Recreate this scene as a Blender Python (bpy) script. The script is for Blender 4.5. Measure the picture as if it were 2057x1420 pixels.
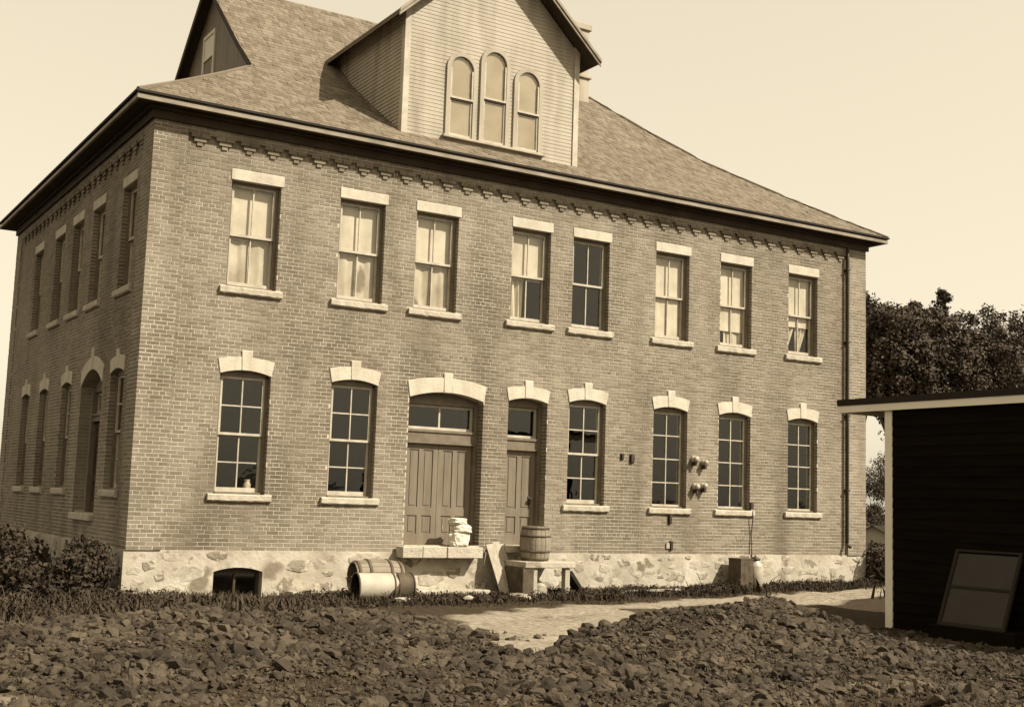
import bpy, bmesh, math, random
from mathutils import Vector, Matrix, noise as mnoise
R = math.radians
random.seed(7)
rnd = random.random
def U(a, b): return a + (b - a) * random.random()
scene = bpy.context.scene
COL = scene.collection
for o in list(bpy.data.objects): bpy.data.objects.remove(o)

# ------------------------------------------------------------------ camera
cam_data = bpy.data.cameras.new('camera'); cam = bpy.data.objects.new('camera', cam_data); COL.objects.link(cam)
RIGHT = Vector((0.850, -0.525, 0.033)); DOWN = Vector((0.090, 0.083, -0.992)); FWD = Vector((0.519, 0.847, 0.118))
CAM = Vector((-5.306, -20.296, 1.717))
FWD.normalize(); RIGHT = (RIGHT - FWD * RIGHT.dot(FWD)).normalized(); UP = RIGHT.cross(FWD)
m = Matrix((RIGHT, UP, -FWD)).transposed().to_4x4(); m.translation = CAM
cam.matrix_world = m
cam_data.sensor_width = 36.0; cam_data.lens = 2494.85 * 36.0 / 2057.0
cam_data.clip_start = 0.1; cam_data.clip_end = 3000
scene.camera = cam

# ------------------------------------------------------------------ world, sun, exposure
SUN_EL, SUN_AZ = R(44), R(36)          # azimuth: towards +x from the facade normal
sun_dir = Vector((math.sin(SUN_AZ) * math.cos(SUN_EL), -math.cos(SUN_AZ) * math.cos(SUN_EL), math.sin(SUN_EL)))
world = bpy.data.worlds.new('World'); scene.world = world; world.use_nodes = True
wn = world.node_tree; wn.nodes.clear()
sky = wn.nodes.new('ShaderNodeTexSky'); sky.sky_type = 'NISHITA'; sky.sun_disc = False
sky.sun_elevation = SUN_EL; sky.sun_rotation = math.atan2(sun_dir.x, sun_dir.y)
sky.dust_density = 3.0; sky.air_density = 1.0; sky.ozone_density = 1.0
bw = wn.nodes.new('ShaderNodeRGBToBW')
pw = wn.nodes.new('ShaderNodeMath'); pw.operation = 'POWER'; pw.inputs[1].default_value = 0.33   # flattens the sky's brightness gradient
sc_ = wn.nodes.new('ShaderNodeMath'); sc_.operation = 'MULTIPLY'; sc_.inputs[1].default_value = 4.0
tn = wn.nodes.new('ShaderNodeVectorMath'); tn.operation = 'SCALE'; tn.inputs[0].default_value = (1.0, 0.88, 0.655)
bg = wn.nodes.new('ShaderNodeBackground'); bg.inputs['Strength'].default_value = 0.10
wo = wn.nodes.new('ShaderNodeOutputWorld')
wn.links.new(sky.outputs[0], bw.inputs[0]); wn.links.new(bw.outputs[0], pw.inputs[0]); wn.links.new(pw.outputs[0], sc_.inputs[0])
wn.links.new(sc_.outputs[0], tn.inputs['Scale']); wn.links.new(tn.outputs[0], bg.inputs['Color']); wn.links.new(bg.outputs[0], wo.inputs[0])
sd = bpy.data.lights.new('sun', 'SUN'); sd.energy = 5.0; sd.angle = R(0.6); sd.color = (1.0, 0.93, 0.80)
so = bpy.data.objects.new('sun', sd); COL.objects.link(so)
so.rotation_euler = sun_dir.to_track_quat('Z', 'Y').to_euler(); so.location = (10, -20, 30)
vs = scene.view_settings; vs.view_transform = 'Standard'; vs.look = 'None'; vs.exposure = 0.75; vs.gamma = 1.0
vs.use_curve_mapping = False

# ------------------------------------------------------------------ materials (monochrome print: every surface carries the sepia hue)
def tone(v):
    v = v * 0.76 if v > 0.02 else v
    k = max(0.0, min(1.0, (math.log(max(v, 0.01)) - math.log(0.03)) / (math.log(0.6) - math.log(0.03))))
    return (v, v * (0.65 + 0.28 * k), v * (0.315 + 0.44 * k), 1)
def mat(name, lo, hi, scale=3.0, rough=0.85, detail=5, isl=0.0, bump=0.0, bscale=40.0, spots=None, stretch=None, spec=0.3, metal=0.0, streak=None):
    """colour between two tones by noise; isl = per piece variation; spots = (tone, scale, threshold)."""
    mt = bpy.data.materials.new(name); mt.use_nodes = True
    nt = mt.node_tree; N = nt.nodes; L = nt.links; b = N['Principled BSDF']
    b.inputs['Roughness'].default_value = rough; b.inputs['Specular IOR Level'].default_value = spec; b.inputs['Metallic'].default_value = metal
    geo = N.new('ShaderNodeNewGeometry'); pos = geo.outputs['Position']
    if stretch:
        mp = N.new('ShaderNodeMapping'); mp.inputs['Scale'].default_value = stretch; L.new(pos, mp.inputs[0]); pos = mp.outputs[0]
    n = N.new('ShaderNodeTexNoise'); n.inputs['Scale'].default_value = scale; n.inputs['Detail'].default_value = detail; L.new(pos, n.inputs['Vector'])
    cr = N.new('ShaderNodeMapRange'); cr.inputs[1].default_value = 0.32; cr.inputs[2].default_value = 0.68; L.new(n.outputs[0], cr.inputs[0])
    fac = cr.outputs[0]
    if isl > 0:
        oi = N.new('ShaderNodeObjectInfo'); ad = N.new('ShaderNodeMath'); ad.operation = 'ADD'
        L.new(geo.outputs['Random Per Island'], ad.inputs[0]); L.new(oi.outputs['Random'], ad.inputs[1])
        fr = N.new('ShaderNodeMath'); fr.operation = 'FRACT'; L.new(ad.outputs[0], fr.inputs[0])
        mx = N.new('ShaderNodeMix'); mx.inputs[0].default_value = isl; L.new(fac, mx.inputs[2]); L.new(fr.outputs[0], mx.inputs[3]); fac = mx.outputs[0]
    mc = N.new('ShaderNodeMix'); mc.data_type = 'RGBA'; mc.inputs[6].default_value = tone(lo); mc.inputs[7].default_value = tone(hi); L.new(fac, mc.inputs[0])
    colr = mc.outputs[2]
    for sp in (spots or []):
        n2 = N.new('ShaderNodeTexNoise'); n2.inputs['Scale'].default_value = sp[1]; n2.inputs['Detail'].default_value = 4; L.new(pos, n2.inputs['Vector'])
        r2 = N.new('ShaderNodeMapRange'); r2.inputs[1].default_value = sp[2]; r2.inputs[2].default_value = sp[2] + 0.08; L.new(n2.outputs[0], r2.inputs[0])
        m2 = N.new('ShaderNodeMix'); m2.data_type = 'RGBA'; L.new(r2.outputs[0], m2.inputs[0]); L.new(colr, m2.inputs[6]); m2.inputs[7].default_value = tone(sp[0]); colr = m2.outputs[2]
    if streak:
        m4 = N.new('ShaderNodeMapping'); m4.inputs['Scale'].default_value = streak[1]; L.new(geo.outputs['Position'], m4.inputs[0])
        n4 = N.new('ShaderNodeTexNoise'); n4.inputs['Scale'].default_value = 1.0; n4.inputs['Detail'].default_value = 5; L.new(m4.outputs[0], n4.inputs['Vector'])
        r4 = N.new('ShaderNodeMapRange'); r4.inputs[1].default_value = 0.46; r4.inputs[2].default_value = 0.72; r4.inputs[4].default_value = streak[2]; L.new(n4.outputs[0], r4.inputs[0])
        m5 = N.new('ShaderNodeMix'); m5.data_type = 'RGBA'; L.new(r4.outputs[0], m5.inputs[0]); L.new(colr, m5.inputs[6]); m5.inputs[7].default_value = tone(streak[0]); colr = m5.outputs[2]
    L.new(colr, b.inputs['Base Color'])
    if bump > 0:
        n3 = N.new('ShaderNodeTexNoise'); n3.inputs['Scale'].default_value = bscale; n3.inputs['Detail'].default_value = 6; L.new(geo.outputs['Position'], n3.inputs['Vector'])
        bp = N.new('ShaderNodeBump'); bp.inputs['Strength'].default_value = bump; bp.inputs['Distance'].default_value = 0.02; L.new(n3.outputs[0], bp.inputs['Height']); L.new(bp.outputs[0], b.inputs['Normal'])
    return mt
M = {}
M['mortar'] = mat('mortar', 0.46, 0.61, 0.9, 0.95, bump=0.3, streak=(0.20, (1.6, 1.6, 0.35), 0.75))
M['brick'] = mat('brick', 0.155, 0.345, 0.40, 0.9, isl=0.5, bump=0.4, bscale=60, spots=[(0.30, 0.7, 0.64)], streak=(0.09, (1.3, 1.3, 0.3), 0.6))
M['pale_brick'] = mat('pale_brick', 0.6, 0.7, 4, 0.9)
M['stone_trim'] = mat('stone_trim', 0.54, 0.64, 5, 0.9, bump=0.35, bscale=30, streak=(0.36, (4, 4, 0.8), 0.5))
M['sill_stone'] = mat('sill_stone', 0.43, 0.58, 6, 0.9, bump=0.6, bscale=25, spots=[(0.30, 7, 0.66)])
M['limewash'] = mat('limewash', 0.36, 0.60, 1.6, 0.95, bump=0.7, bscale=12, spots=[(0.24, 1.3, 0.60), (0.30, 4.0, 0.60), (0.20, 9.0, 0.68)])
M['rubble_stone'] = mat('rubble_stone', 0.14, 0.50, 2.4, 0.95, isl=0.65, bump=0.9, bscale=14, spots=[(0.48, 4.0, 0.50), (0.50, 11.0, 0.58)])
M['trim_paint'] = mat('trim_paint', 0.15, 0.21, 7, 0.6, bump=0.1)
M['sash_paint'] = mat('sash_paint', 0.46, 0.58, 9, 0.6, streak=(0.28, (5, 5, 2), 0.5))
M['eave_paint'] = mat('eave_paint', 0.27, 0.36, 2.5, 0.7, streak=(0.14, (2, 2, 6), 0.7))
M['soffit_shade_paint'] = mat('soffit_shade_paint', 0.035, 0.06, 2.5, 0.8)  # near-black tone puts the shade under the eaves into the paint
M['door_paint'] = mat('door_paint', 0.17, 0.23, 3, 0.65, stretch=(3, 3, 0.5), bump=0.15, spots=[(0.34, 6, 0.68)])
M['shingle'] = mat('shingle', 0.125, 0.255, 2.4, 0.95, isl=0.7, bump=0.5, bscale=50)
M['clapboard'] = mat('clapboard', 0.40, 0.48, 2.5, 0.75, isl=0.35, bump=0.2, streak=(0.24, (3, 3, 0.5), 0.7))
M['white_paint'] = mat('white_paint', 0.72, 0.82, 5, 0.55)
M['curtain'] = mat('curtain', 0.58, 0.74, 3, 0.95, stretch=(6, 6, 0.6))
M['lace'] = mat('lace', 0.36, 0.66, 3.4, 0.95, spots=[(0.24, 2.6, 0.60)], stretch=(1, 1, 0.55))
M['shade'] = mat('shade', 0.52, 0.72, 2.6, 0.95)  # mottling imitates cloud reflections in the upper panes
M['dormer_shade'] = mat('dormer_shade', 0.40, 0.52, 2.2, 0.95)
M['lifted_white'] = mat('lifted_white', 0.92, 0.98, 3, 0.5)  # white paint brightened to offset the shade on the shed trim
M['drum_white'] = mat('drum_white', 0.40, 0.52, 4, 0.6, spots=[(0.25, 6, 0.68)])
M['interior'] = mat('interior', 0.05, 0.09, 2, 0.95)
M['black_wall'] = mat('black_wall', 0.003, 0.009, 2.2, 0.9, isl=0.4, spec=0.05, bump=0.3, stretch=(6, 0.6, 6))
M['tar'] = mat('tar', 0.012, 0.022, 3, 0.8)
M['iron'] = mat('iron', 0.03, 0.055, 8, 0.6, spec=0.4)
M['pipe'] = mat('pipe', 0.05, 0.08, 4, 0.6)
M['cask_wood'] = mat('cask_wood', 0.16, 0.33, 3, 0.8, isl=0.5, stretch=(1, 1, 1), bump=0.3)
M['rust'] = mat('rust', 0.07, 0.13, 6, 0.8, bump=0.3)
M['plank'] = mat('plank', 0.32, 0.50, 4, 0.85, isl=0.3, stretch=(5, 5, 0.7), bump=0.3)
M['paper'] = mat('paper', 0.60, 0.74, 8, 0.9, bump=0.5, bscale=22)
M['porcelain'] = mat('porcelain', 0.40, 0.50, 8, 0.25, spec=0.5)
M['coal'] = mat('coal', 0.014, 0.125, 0.9, 0.92, isl=0.55, bump=0.8, bscale=30, spots=[(0.20, 3.0, 0.70)], streak=(0.02, (1.1, 1.1, 1.1), 0.8))
M['grass'] = mat('grass', 0.025, 0.085, 1.2, 0.9, isl=0.5)
M['leaf'] = mat('leaf', 0.03, 0.115, 0.8, 0.8, isl=0.55)
M['leaf_dark'] = mat('leaf_dark', 0.02, 0.06, 0.8, 0.8, isl=0.55)
M['bark'] = mat('bark', 0.06, 0.12, 3, 0.95, stretch=(4, 4, 0.8), bump=0.6)
M['far_house'] = mat('far_house', 0.5, 0.6, 2, 0.9)
# glass: thin pane, mirror by Fresnel, the rest lets light through
g = bpy.data.materials.new('window_glass'); g.use_nodes = True; nt = g.node_tree; nt.nodes.clear()
o_ = nt.nodes.new('ShaderNodeOutputMaterial'); mx = nt.nodes.new('ShaderNodeMixShader'); lw = nt.nodes.new('ShaderNodeLayerWeight'); lw.inputs[0].default_value = 0.5; p5 = nt.nodes.new('ShaderNodeMath'); p5.operation = 'POWER'; p5.inputs[1].default_value = 5; fr = nt.nodes.new('ShaderNodeMath'); fr.operation = 'MULTIPLY_ADD'; fr.inputs[1].default_value = 0.92; fr.inputs[2].default_value = 0.05; nt.links.new(lw.outputs['Facing'], p5.inputs[0]); nt.links.new(p5.outputs[0], fr.inputs[0])
nz = nt.nodes.new('ShaderNodeTexNoise'); nz.inputs['Scale'].default_value = 2.2; nz.inputs['Detail'].default_value = 1
bp = nt.nodes.new('ShaderNodeBump'); bp.inputs['Strength'].default_value = 0.02; bp.inputs['Distance'].default_value = 0.05
tr = nt.nodes.new('ShaderNodeBsdfTransparent'); tr.inputs[0].default_value = (0.93, 0.915, 0.88, 1)
gl = nt.nodes.new('ShaderNodeBsdfGlossy'); gl.inputs['Roughness'].default_value = 0.02; gl.inputs[0].default_value = (1, 0.97, 0.9, 1)
nt.links.new(nz.outputs[0], bp.inputs['Height']); nt.links.new(bp.outputs[0], gl.inputs['Normal'])
nt.links.new(fr.outputs[0], mx.inputs[0]); nt.links.new(tr.outputs[0], mx.inputs[1]); nt.links.new(gl.outputs[0], mx.inputs[2]); nt.links.new(mx.outputs[0], o_.inputs[0])
M['glass'] = g
# ground: pale trodden sand on the cart track, dark soil elsewhere
def ground_material():
    mt = bpy.data.materials.new('yard_ground'); mt.use_nodes = True; nt = mt.node_tree; N = nt.nodes; L = nt.links; b = N['Principled BSDF']
    b.inputs['Roughness'].default_value = 0.98; b.inputs['Specular IOR Level'].default_value = 0.1
    at = N.new('ShaderNodeAttribute'); at.attribute_name = 'sand'
    geo = N.new('ShaderNodeNewGeometry')
    n1 = N.new('ShaderNodeTexNoise'); n1.inputs['Scale'].default_value = 1.7; n1.inputs['Detail'].default_value = 8; n1.inputs['Roughness'].default_value = 0.65; L.new(geo.outputs['Position'], n1.inputs['Vector'])
    ad = N.new('ShaderNodeMath'); ad.operation = 'MULTIPLY_ADD'; L.new(n1.outputs[0], ad.inputs[0]); ad.inputs[1].default_value = 1.7; ad.inputs[2].default_value = -0.85
    a2 = N.new('ShaderNodeMath'); a2.operation = 'ADD'; L.new(ad.outputs[0], a2.inputs[0]); L.new(at.outputs['Fac'], a2.inputs[1])
    mr = N.new('ShaderNodeMapRange'); mr.inputs[1].default_value = 0.3; mr.inputs[2].default_value = 0.72; L.new(a2.outputs[0], mr.inputs[0])
    n2 = N.new('ShaderNodeTexNoise'); n2.inputs['Scale'].default_value = 9; n2.inputs['Detail'].default_value = 8; n2.inputs['Roughness'].default_value = 0.7; L.new(geo.outputs['Position'], n2.inputs['Vector'])
    r2 = N.new('ShaderNodeMapRange'); r2.inputs[1].default_value = 0.3; r2.inputs[2].default_value = 0.7; L.new(n2.outputs[0], r2.inputs[0])
    c1 = N.new('ShaderNodeMix'); c1.data_type = 'RGBA'; c1.inputs[6].default_value = tone(0.026); c1.inputs[7].default_value = tone(0.085); L.new(r2.outputs[0], c1.inputs[0])
    c2 = N.new('ShaderNodeMix'); c2.data_type = 'RGBA'; c2.inputs[6].default_value = tone(0.16); c2.inputs[7].default_value = tone(0.44); L.new(r2.outputs[0], c2.inputs[0])
    c3 = N.new('ShaderNodeMix'); c3.data_type = 'RGBA'; L.new(mr.outputs[0], c3.inputs[0]); L.new(c1.outputs[2], c3.inputs[6]); L.new(c2.outputs[2], c3.inputs[7])
    L.new(c3.outputs[2], b.inputs['Base Color'])
    bp = N.new('ShaderNodeBump'); bp.inputs['Strength'].default_value = 0.7; bp.inputs['Distance'].default_value = 0.04; L.new(n2.outputs[0], bp.inputs['Height']); L.new(bp.outputs[0], b.inputs['Normal'])
    return mt
M['ground'] = ground_material()

# ------------------------------------------------------------------ mesh helpers
IDT = lambda p: p
class MB:
    def __init__(s): s.v = []; s.f = []
    def poly(s, pts, T=IDT):
        i = len(s.v); s.v += [tuple(T(p)) for p in pts]; s.f.append(tuple(range(i, i + len(pts))))
    def box(s, x0, x1, y0, y1, z0, z1, T=IDT, skip=()):
        i = len(s.v)
        s.v += [tuple(T(p)) for p in ((x0,y0,z0),(x1,y0,z0),(x1,y1,z0),(x0,y1,z0),(x0,y0,z1),(x1,y0,z1),(x1,y1,z1),(x0,y1,z1))]
        F = {'b':(0,3,2,1),'t':(4,5,6,7),'f':(0,1,5,4),'k':(2,3,7,6),'l':(3,0,4,7),'r':(1,2,6,5)}
        for k, q in F.items():
            if k not in skip: s.f.append(tuple(i + a for a in q))
    def prism(s, pts, d0, d1, T=IDT):
        """pts: (u, z) outline; extruded from depth d0 to d1."""
        n = len(pts); i = len(s.v)
        s.v += [tuple(T((u, d0, z))) for u, z in pts] + [tuple(T((u, d1, z))) for u, z in pts]
        s.f.append(tuple(range(i, i + n))); s.f.append(tuple(range(i + 2 * n - 1, i + n - 1, -1)))
        for a in range(n):
            b = (a + 1) % n; s.f.append((i + a, i + n + a, i + n + b, i + b))
    def tube(s, pts, rad, n=8):
        rings = []
        for k, p in enumerate(pts):
            p = Vector(p); q = Vector(pts[min(k + 1, len(pts) - 1)]); r0 = Vector(pts[max(k - 1, 0)])
            d = (q - r0).normalized(); a = d.orthogonal().normalized(); b = d.cross(a)
            r = rad[k] if isinstance(rad, (list, tuple)) else rad
            rings.append(len(s.v)); s.v += [tuple(p + (a * math.cos(t) + b * math.sin(t)) * r) for t in [2 * math.pi * j / n for j in range(n)]]
        for k in range(len(pts) - 1):
            for j in range(n):
                j2 = (j + 1) % n; s.f.append((rings[k] + j, rings[k] + j2, rings[k+1] + j2, rings[k+1] + j))
        s.f.append(tuple(rings[0] + j for j in range(n - 1, -1, -1))); s.f.append(tuple(rings[-1] + j for j in range(n)))
    def lathe(s, prof, n=24, T=IDT, cap=True):
        rings = []
        for r, z in prof:
            rings.append(len(s.v)); s.v += [tuple(T((r * math.cos(2*math.pi*j/n), r * math.sin(2*math.pi*j/n), z))) for j in range(n)]
        for k in range(len(prof) - 1):
            for j in range(n):
                j2 = (j + 1) % n; s.f.append((rings[k] + j, rings[k] + j2, rings[k+1] + j2, rings[k+1] + j))
        if cap:
            s.f.append(tuple(rings[0] + j for j in range(n - 1, -1, -1))); s.f.append(tuple(rings[-1] + j for j in range(n)))
    def mesh(s, name):
        me = bpy.data.meshes.new(name); me.from_pydata(s.v, [], s.f); me.update(); return me
    def build(s, name, mt, parent=None, smooth=False):
        me = s.mesh(name)
        if isinstance(mt, str): mt = M[mt]
        me.materials.append(mt)
        if smooth: me.polygons.foreach_set('use_smooth', [True] * len(me.polygons))
        o = bpy.data.objects.new(name, me); COL.objects.link(o); o.parent = parent
        return o
def tag(o, label, cat, group=None):
    o['label'] = label; o['category'] = cat
    if group: o['group'] = group
    return o
def empty(name, loc=(0, 0, 0), rz=0.0):
    o = bpy.data.objects.new(name, None); COL.objects.link(o); o.location = loc; o.rotation_euler = (0, 0, rz); o.empty_display_size = 0.3
    return o
def bevel(o, w=0.01, seg=1):
    md = o.modifiers.new('bevel', 'BEVEL'); md.width = w; md.segments = seg; md.limit_method = 'ANGLE'; md.angle_limit = R(40); return o
def fbm(x, y, z=0.0, s=1.0): return mnoise.fractal(Vector((x * s, y * s, z * s)), 1.0, 2.0, 4)

# ------------------------------------------------------------------ ground
def seg_dist(px, py, ax, ay, bx, by):
    dx, dy = bx - ax, by - ay; t = max(0, min(1, ((px - ax) * dx + (py - ay) * dy) / (dx * dx + dy * dy)))
    return math.hypot(px - ax - t * dx, py - ay - t * dy), t
HEAP_R = [(2.75, -8.25, 0.0), (3.4, -8.1, 0.16), (4.2, -7.95, 0.30), (5.2, -7.7, 0.39), (6.6, -7.2, 0.42), (7.3, -7.0, 0.45), (7.7, -7.4, 0.28), (7.8, -8.0, 0.11), (7.4, -9.0, 0.03)]
HEAP_L = [(-6.5, -6.2, 0.25), (-3.2, -6.3, 0.27), (-1.6, -6.0, 0.27), (-0.6, -5.3, 0.28), (0.05, -5.0, 0.31), (0.7, -5.5, 0.25), (1.4, -6.3, 0.17), (2.1, -7.2, 0.05), (2.4, -7.6, 0.0)]
ROAD = [(2.2, -8.7, 0.12), (2.75, -7.75, 0.42), (3.6, -6.2, 0.95), (4.8, -5.0, 1.45), (7.0, -4.3, 1.5), (10.0, -3.2, 1.2), (13.5, -1.9, 0.75), (17.0, -1.0, 0.4), (24.0, -0.5, 0.4)]
def heap_h(x, y, H, back, front):
    best = 0.0
    for a, b in zip(H[:-1], H[1:]):
        d, t = seg_dist(x, y, a[0], a[1], b[0], b[1]); h = a[2] + (b[2] - a[2]) * t
        cy = a[1] + (b[1] - a[1]) * max(0, min(1, (x - a[0]) / (b[0] - a[0]) if abs(b[0] - a[0]) > 1e-6 else 0.5))
        w = back if y > cy else front
        best = max(best, h * max(0.0, 1 - (d / w)) ** 0.8 if d < w else 0.0)
    if H is HEAP_R: best *= max(0.0, min(1.0, (8.2 - x) / 0.9))
    return best * road_cut(x, y)
def heaps(x, y): return max(heap_h(x, y, HEAP_R, 1.1, 2.7), heap_h(x, y, HEAP_L, 1.3, 3.2))
def road_cut(x, y): return 1 - min(1.0, 1.6 * sand(x, y)) if y > -8.9 else 1.0
def base_h(x, y):
    h = 0.03 * fbm(x, y, 3.0, 0.6) + 0.012 * fbm(x, y, 9.0, 2.5)
    h += 0.10 * max(0.0, min(1.0, (x - 9) / 8.0)) * max(0.0, min(1.0, (y + 4.5) / 4.0))
    for a, b in zip(ROAD[2:-1], ROAD[3:]):
        q, t = seg_dist(x, y, a[0], a[1], b[0], b[1])
        if 0.0 < t < 1.0 or q < 1.0: h -= 0.035 * math.exp(-((q - 0.62) / 0.13) ** 2); break
    d = max(abs(x - 4) - 40, abs(y) - 40, 0.0)
    return h * (1.0 if d <= 0 else 0.3)
def ground_h(x, y): return base_h(x, y) + heaps(x, y)
def sand(x, y):
    s = 0.0
    for a, b in zip(ROAD[:-1], ROAD[1:]):
        d, t = seg_dist(x, y, a[0], a[1], b[0], b[1]); w = a[2] + (b[2] - a[2]) * t
        s = max(s, 1.0 - max(0.0, (d - w * 0.75)) / (w * 0.5))
    if y < -8.6: s = max(s, 0.08 * min(1.0, (-8.6 - y) / 1.5))
    s += 0.55 * fbm(x, y, 7.0, 1.1) + 0.25 * fbm(x, y, 2.0, 4.0) if s > 0 else 0
    return max(0.0, min(1.0, s))
def axis(fine0, fine1, step, far):
    a = [fine0 + step * i for i in range(int((fine1 - fine0) / step) + 1)]
    lo = []; d = step; v = a[0]
    while v > -far: d *= 1.5; v -= d; lo.append(v)
    hi = []; d = step; v = a[-1]
    while v < far: d *= 1.5; v += d; hi.append(v)
    return lo[::-1] + a + hi
gx = axis(-8, 22, 0.14, 1200); gy = axis(-14, 3, 0.14, 1200)
gm = MB(); sv = []
for y in gy:
    for x in gx:
        gm.v.append((x, y, ground_h(x, y))); sv.append(sand(x, y))
nx = len(gx)
for j in range(len(gy) - 1):
    for i in range(nx - 1): gm.f.append((j*nx+i, j*nx+i+1, (j+1)*nx+i+1, (j+1)*nx+i))
import bisect
FX0, FY0, FS = gx[next(i for i, v in enumerate(gx) if v >= -8.001)], gy[next(i for i, v in enumerate(gy) if v >= -14.001)], 0.14
_ix, _iy = gx.index(FX0), gy.index(FY0)
def look(arr, x, y):
    fx, fy_ = (x - FX0) / FS, (y - FY0) / FS; i, j = int(fx), int(fy_); a, b = fx - i, fy_ - j
    k = (j + _iy) * nx + i + _ix
    return (arr[k] * (1 - a) + arr[k + 1] * a) * (1 - b) + (arr[k + nx] * (1 - a) + arr[k + nx + 1] * a) * b
HZ = [v[2] for v in gm.v]
ground = gm.build('ground', 'ground', None, True); ground['kind'] = 'structure'
at = ground.data.attributes.new('sand', 'FLOAT', 'POINT'); at.data.foreach_set('value', sv)

# ------------------------------------------------------------------ the brick building
W, D = 16.79, 12.0
ZF = 0.75                       # top of the foundation
CO, SM = 0.0675, 0.215          # course height, stretcher module
JT = 0.016
ZS = 8.02                       # soffit
OV = 0.39
B = empty('brick_building', (0, 0, 0))
tag(B, 'two storey brick building with shingled hip roof, gabled dormer and pale stone lintels', 'building')
TF = lambda p: (p[0], p[1], p[2])                      # front: u = x, depth = y
TS = lambda p: (0.06 + p[1], p[0], p[2])              # left side: u = y, depth = x
LSPR, LSILL, ULIN, USILL = 3.698, 1.684, 7.028, 5.183
UPC = [1.84, 3.866, 5.406, 7.507, 8.948, 11.05, 12.826, 14.83]
LOC = [1.84, 3.866, 8.945, 11.06, 12.828, 14.84]
HW = 0.45
front_open = []
for c in UPC: front_open.append(dict(u0=c-HW, u1=c+HW, z0=USILL, z1=ULIN, rise=0.0, kind='up'))
for c in LOC: front_open.append(dict(u0=c-HW, u1=c+HW, z0=LSILL, z1=LSPR, rise=0.075, kind='low'))
front_open.append(dict(u0=4.963, u1=6.538, z0=0.86, z1=3.55, rise=0.13, kind='door2'))
front_open.append(dict(u0=7.09, u1=7.987, z0=0.88, z1=3.63, rise=0.075, kind='door1'))
side_open = []
for c in (1.47, 3.69, 5.4, 7.1, 9.3): side_open.append(dict(u0=c-HW, u1=c+HW, z0=USILL, z1=ULIN, rise=0.0, kind='up'))
for c in (1.47, 5.43, 7.6, 9.6): side_open.append(dict(u0=c-HW, u1=c+HW, z0=LSILL, z1=LSPR, rise=0.075, kind='low'))
side_open.append(dict(u0=2.50, u1=4.13, z0=1.25, z1=3.60, rise=0.28, kind='sdoor'))

def arc(u0, u1, zs, rise, n=10):
    return [(u0 + (u1 - u0) * i / n, zs + rise * (1 - (2 * i / n - 1) ** 2)) for i in range(n + 1)]
def wall_sheet(mb, T, u0, u1, z0, z1, d, opens, depth):
    us = sorted({u0, u1} | {o[k] for o in opens for k in ('u0', 'u1')}); zs = sorted({z0, z1} | {v for o in opens for v in (o['z0'], o['z1'] + o['rise'])})
    us = [u for u in us if u0 <= u <= u1]; zs = [z for z in zs if z0 <= z <= z1]
    for a, b in zip(us[:-1], us[1:]):
        for c, e in zip(zs[:-1], zs[1:]):
            um, zm = (a + b) / 2, (c + e) / 2
            if any(o['u0'] < um < o['u1'] and o['z0'] < zm < o['z1'] + o['rise'] for o in opens): continue
            mb.poly([(a, d, c), (b, d, c), (b, d, e), (a, d, e)], T)
    for o in opens:
        top = arc(o['u0'], o['u1'], o['z1'], o['rise']) if o['rise'] else [(o['u0'], o['z1']), (o['u1'], o['z1'])]
        if o['rise']:
            zt = o['z1'] + o['rise']
            for p, q in zip(top[:-1], top[1:]): mb.poly([(p[0], d, p[1]), (q[0], d, q[1]), (q[0], d, zt), (p[0], d, zt)], T)
        for p, q in zip(top[:-1], top[1:]): mb.poly([(p[0], d, p[1]), (q[0], d, q[1]), (q[0], depth, q[1]), (p[0], depth, p[1])], T)
        for u in (o['u0'], o['u1']): mb.poly([(u, d, o['z0']), (u, depth, o['z0']), (u, depth, o['z1']), (u, d, o['z1'])], T)
        mb.poly([(o['u0'], d, o['z0']), (o['u1'], d, o['z0']), (o['u1'], depth, o['z0']), (o['u0'], depth, o['z0'])], T)

PIL = 0.575; PD = 0.06
NC = int((ZS - ZF) / CO)        # courses
ZTOP = ZF + NC * CO
CORB0 = 100                     # first corbel course
wall_m = MB()
wall_sheet(wall_m, TF, PIL, W - PIL, ZF, ZS, 0.006, front_open, 0.34)
wall_sheet(wall_m, TS, PIL, D - PIL, ZF, ZS, 0.006, side_open, 0.34)
# pilasters (front, side), band above the corbels, right and back walls
for a, b in ((0.006, PIL - 0.006), (W - PIL + 0.006, W - 0.006)): wall_m.box(a - 0.003 if a < 1 else a, b, -PD + 0.004, 0.02, ZF, ZS, skip=('b', 't', 'k'))
for a, b in ((-PD + 0.006, PIL - 0.006), (D - PIL + 0.006, D)): wall_m.box(0.004, 0.09, a, b, ZF, ZS, skip=('b', 't'))
zb = ZF + (CORB0 + 3) * CO
wall_m.box(PIL, W - PIL, -PD + 0.006, 0.02, zb, ZS, skip=('k',)); wall_m.box(0.006, 0.06, PIL, D - PIL, zb, ZS, skip=('r',))
wall = wall_m.build('wall', 'mortar', B)
bm_ = MB(); bm_.poly([(W - 0.01, -0.02, ZF), (W - 0.01, D, ZF), (W - 0.01, D, ZS), (W - 0.01, -0.02, ZS)]); bm_.poly([(0.02, D - 0.01, ZF), (W, D - 0.01, ZF), (W, D - 0.01, ZS), (0.02, D - 0.01, ZS)])

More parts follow.
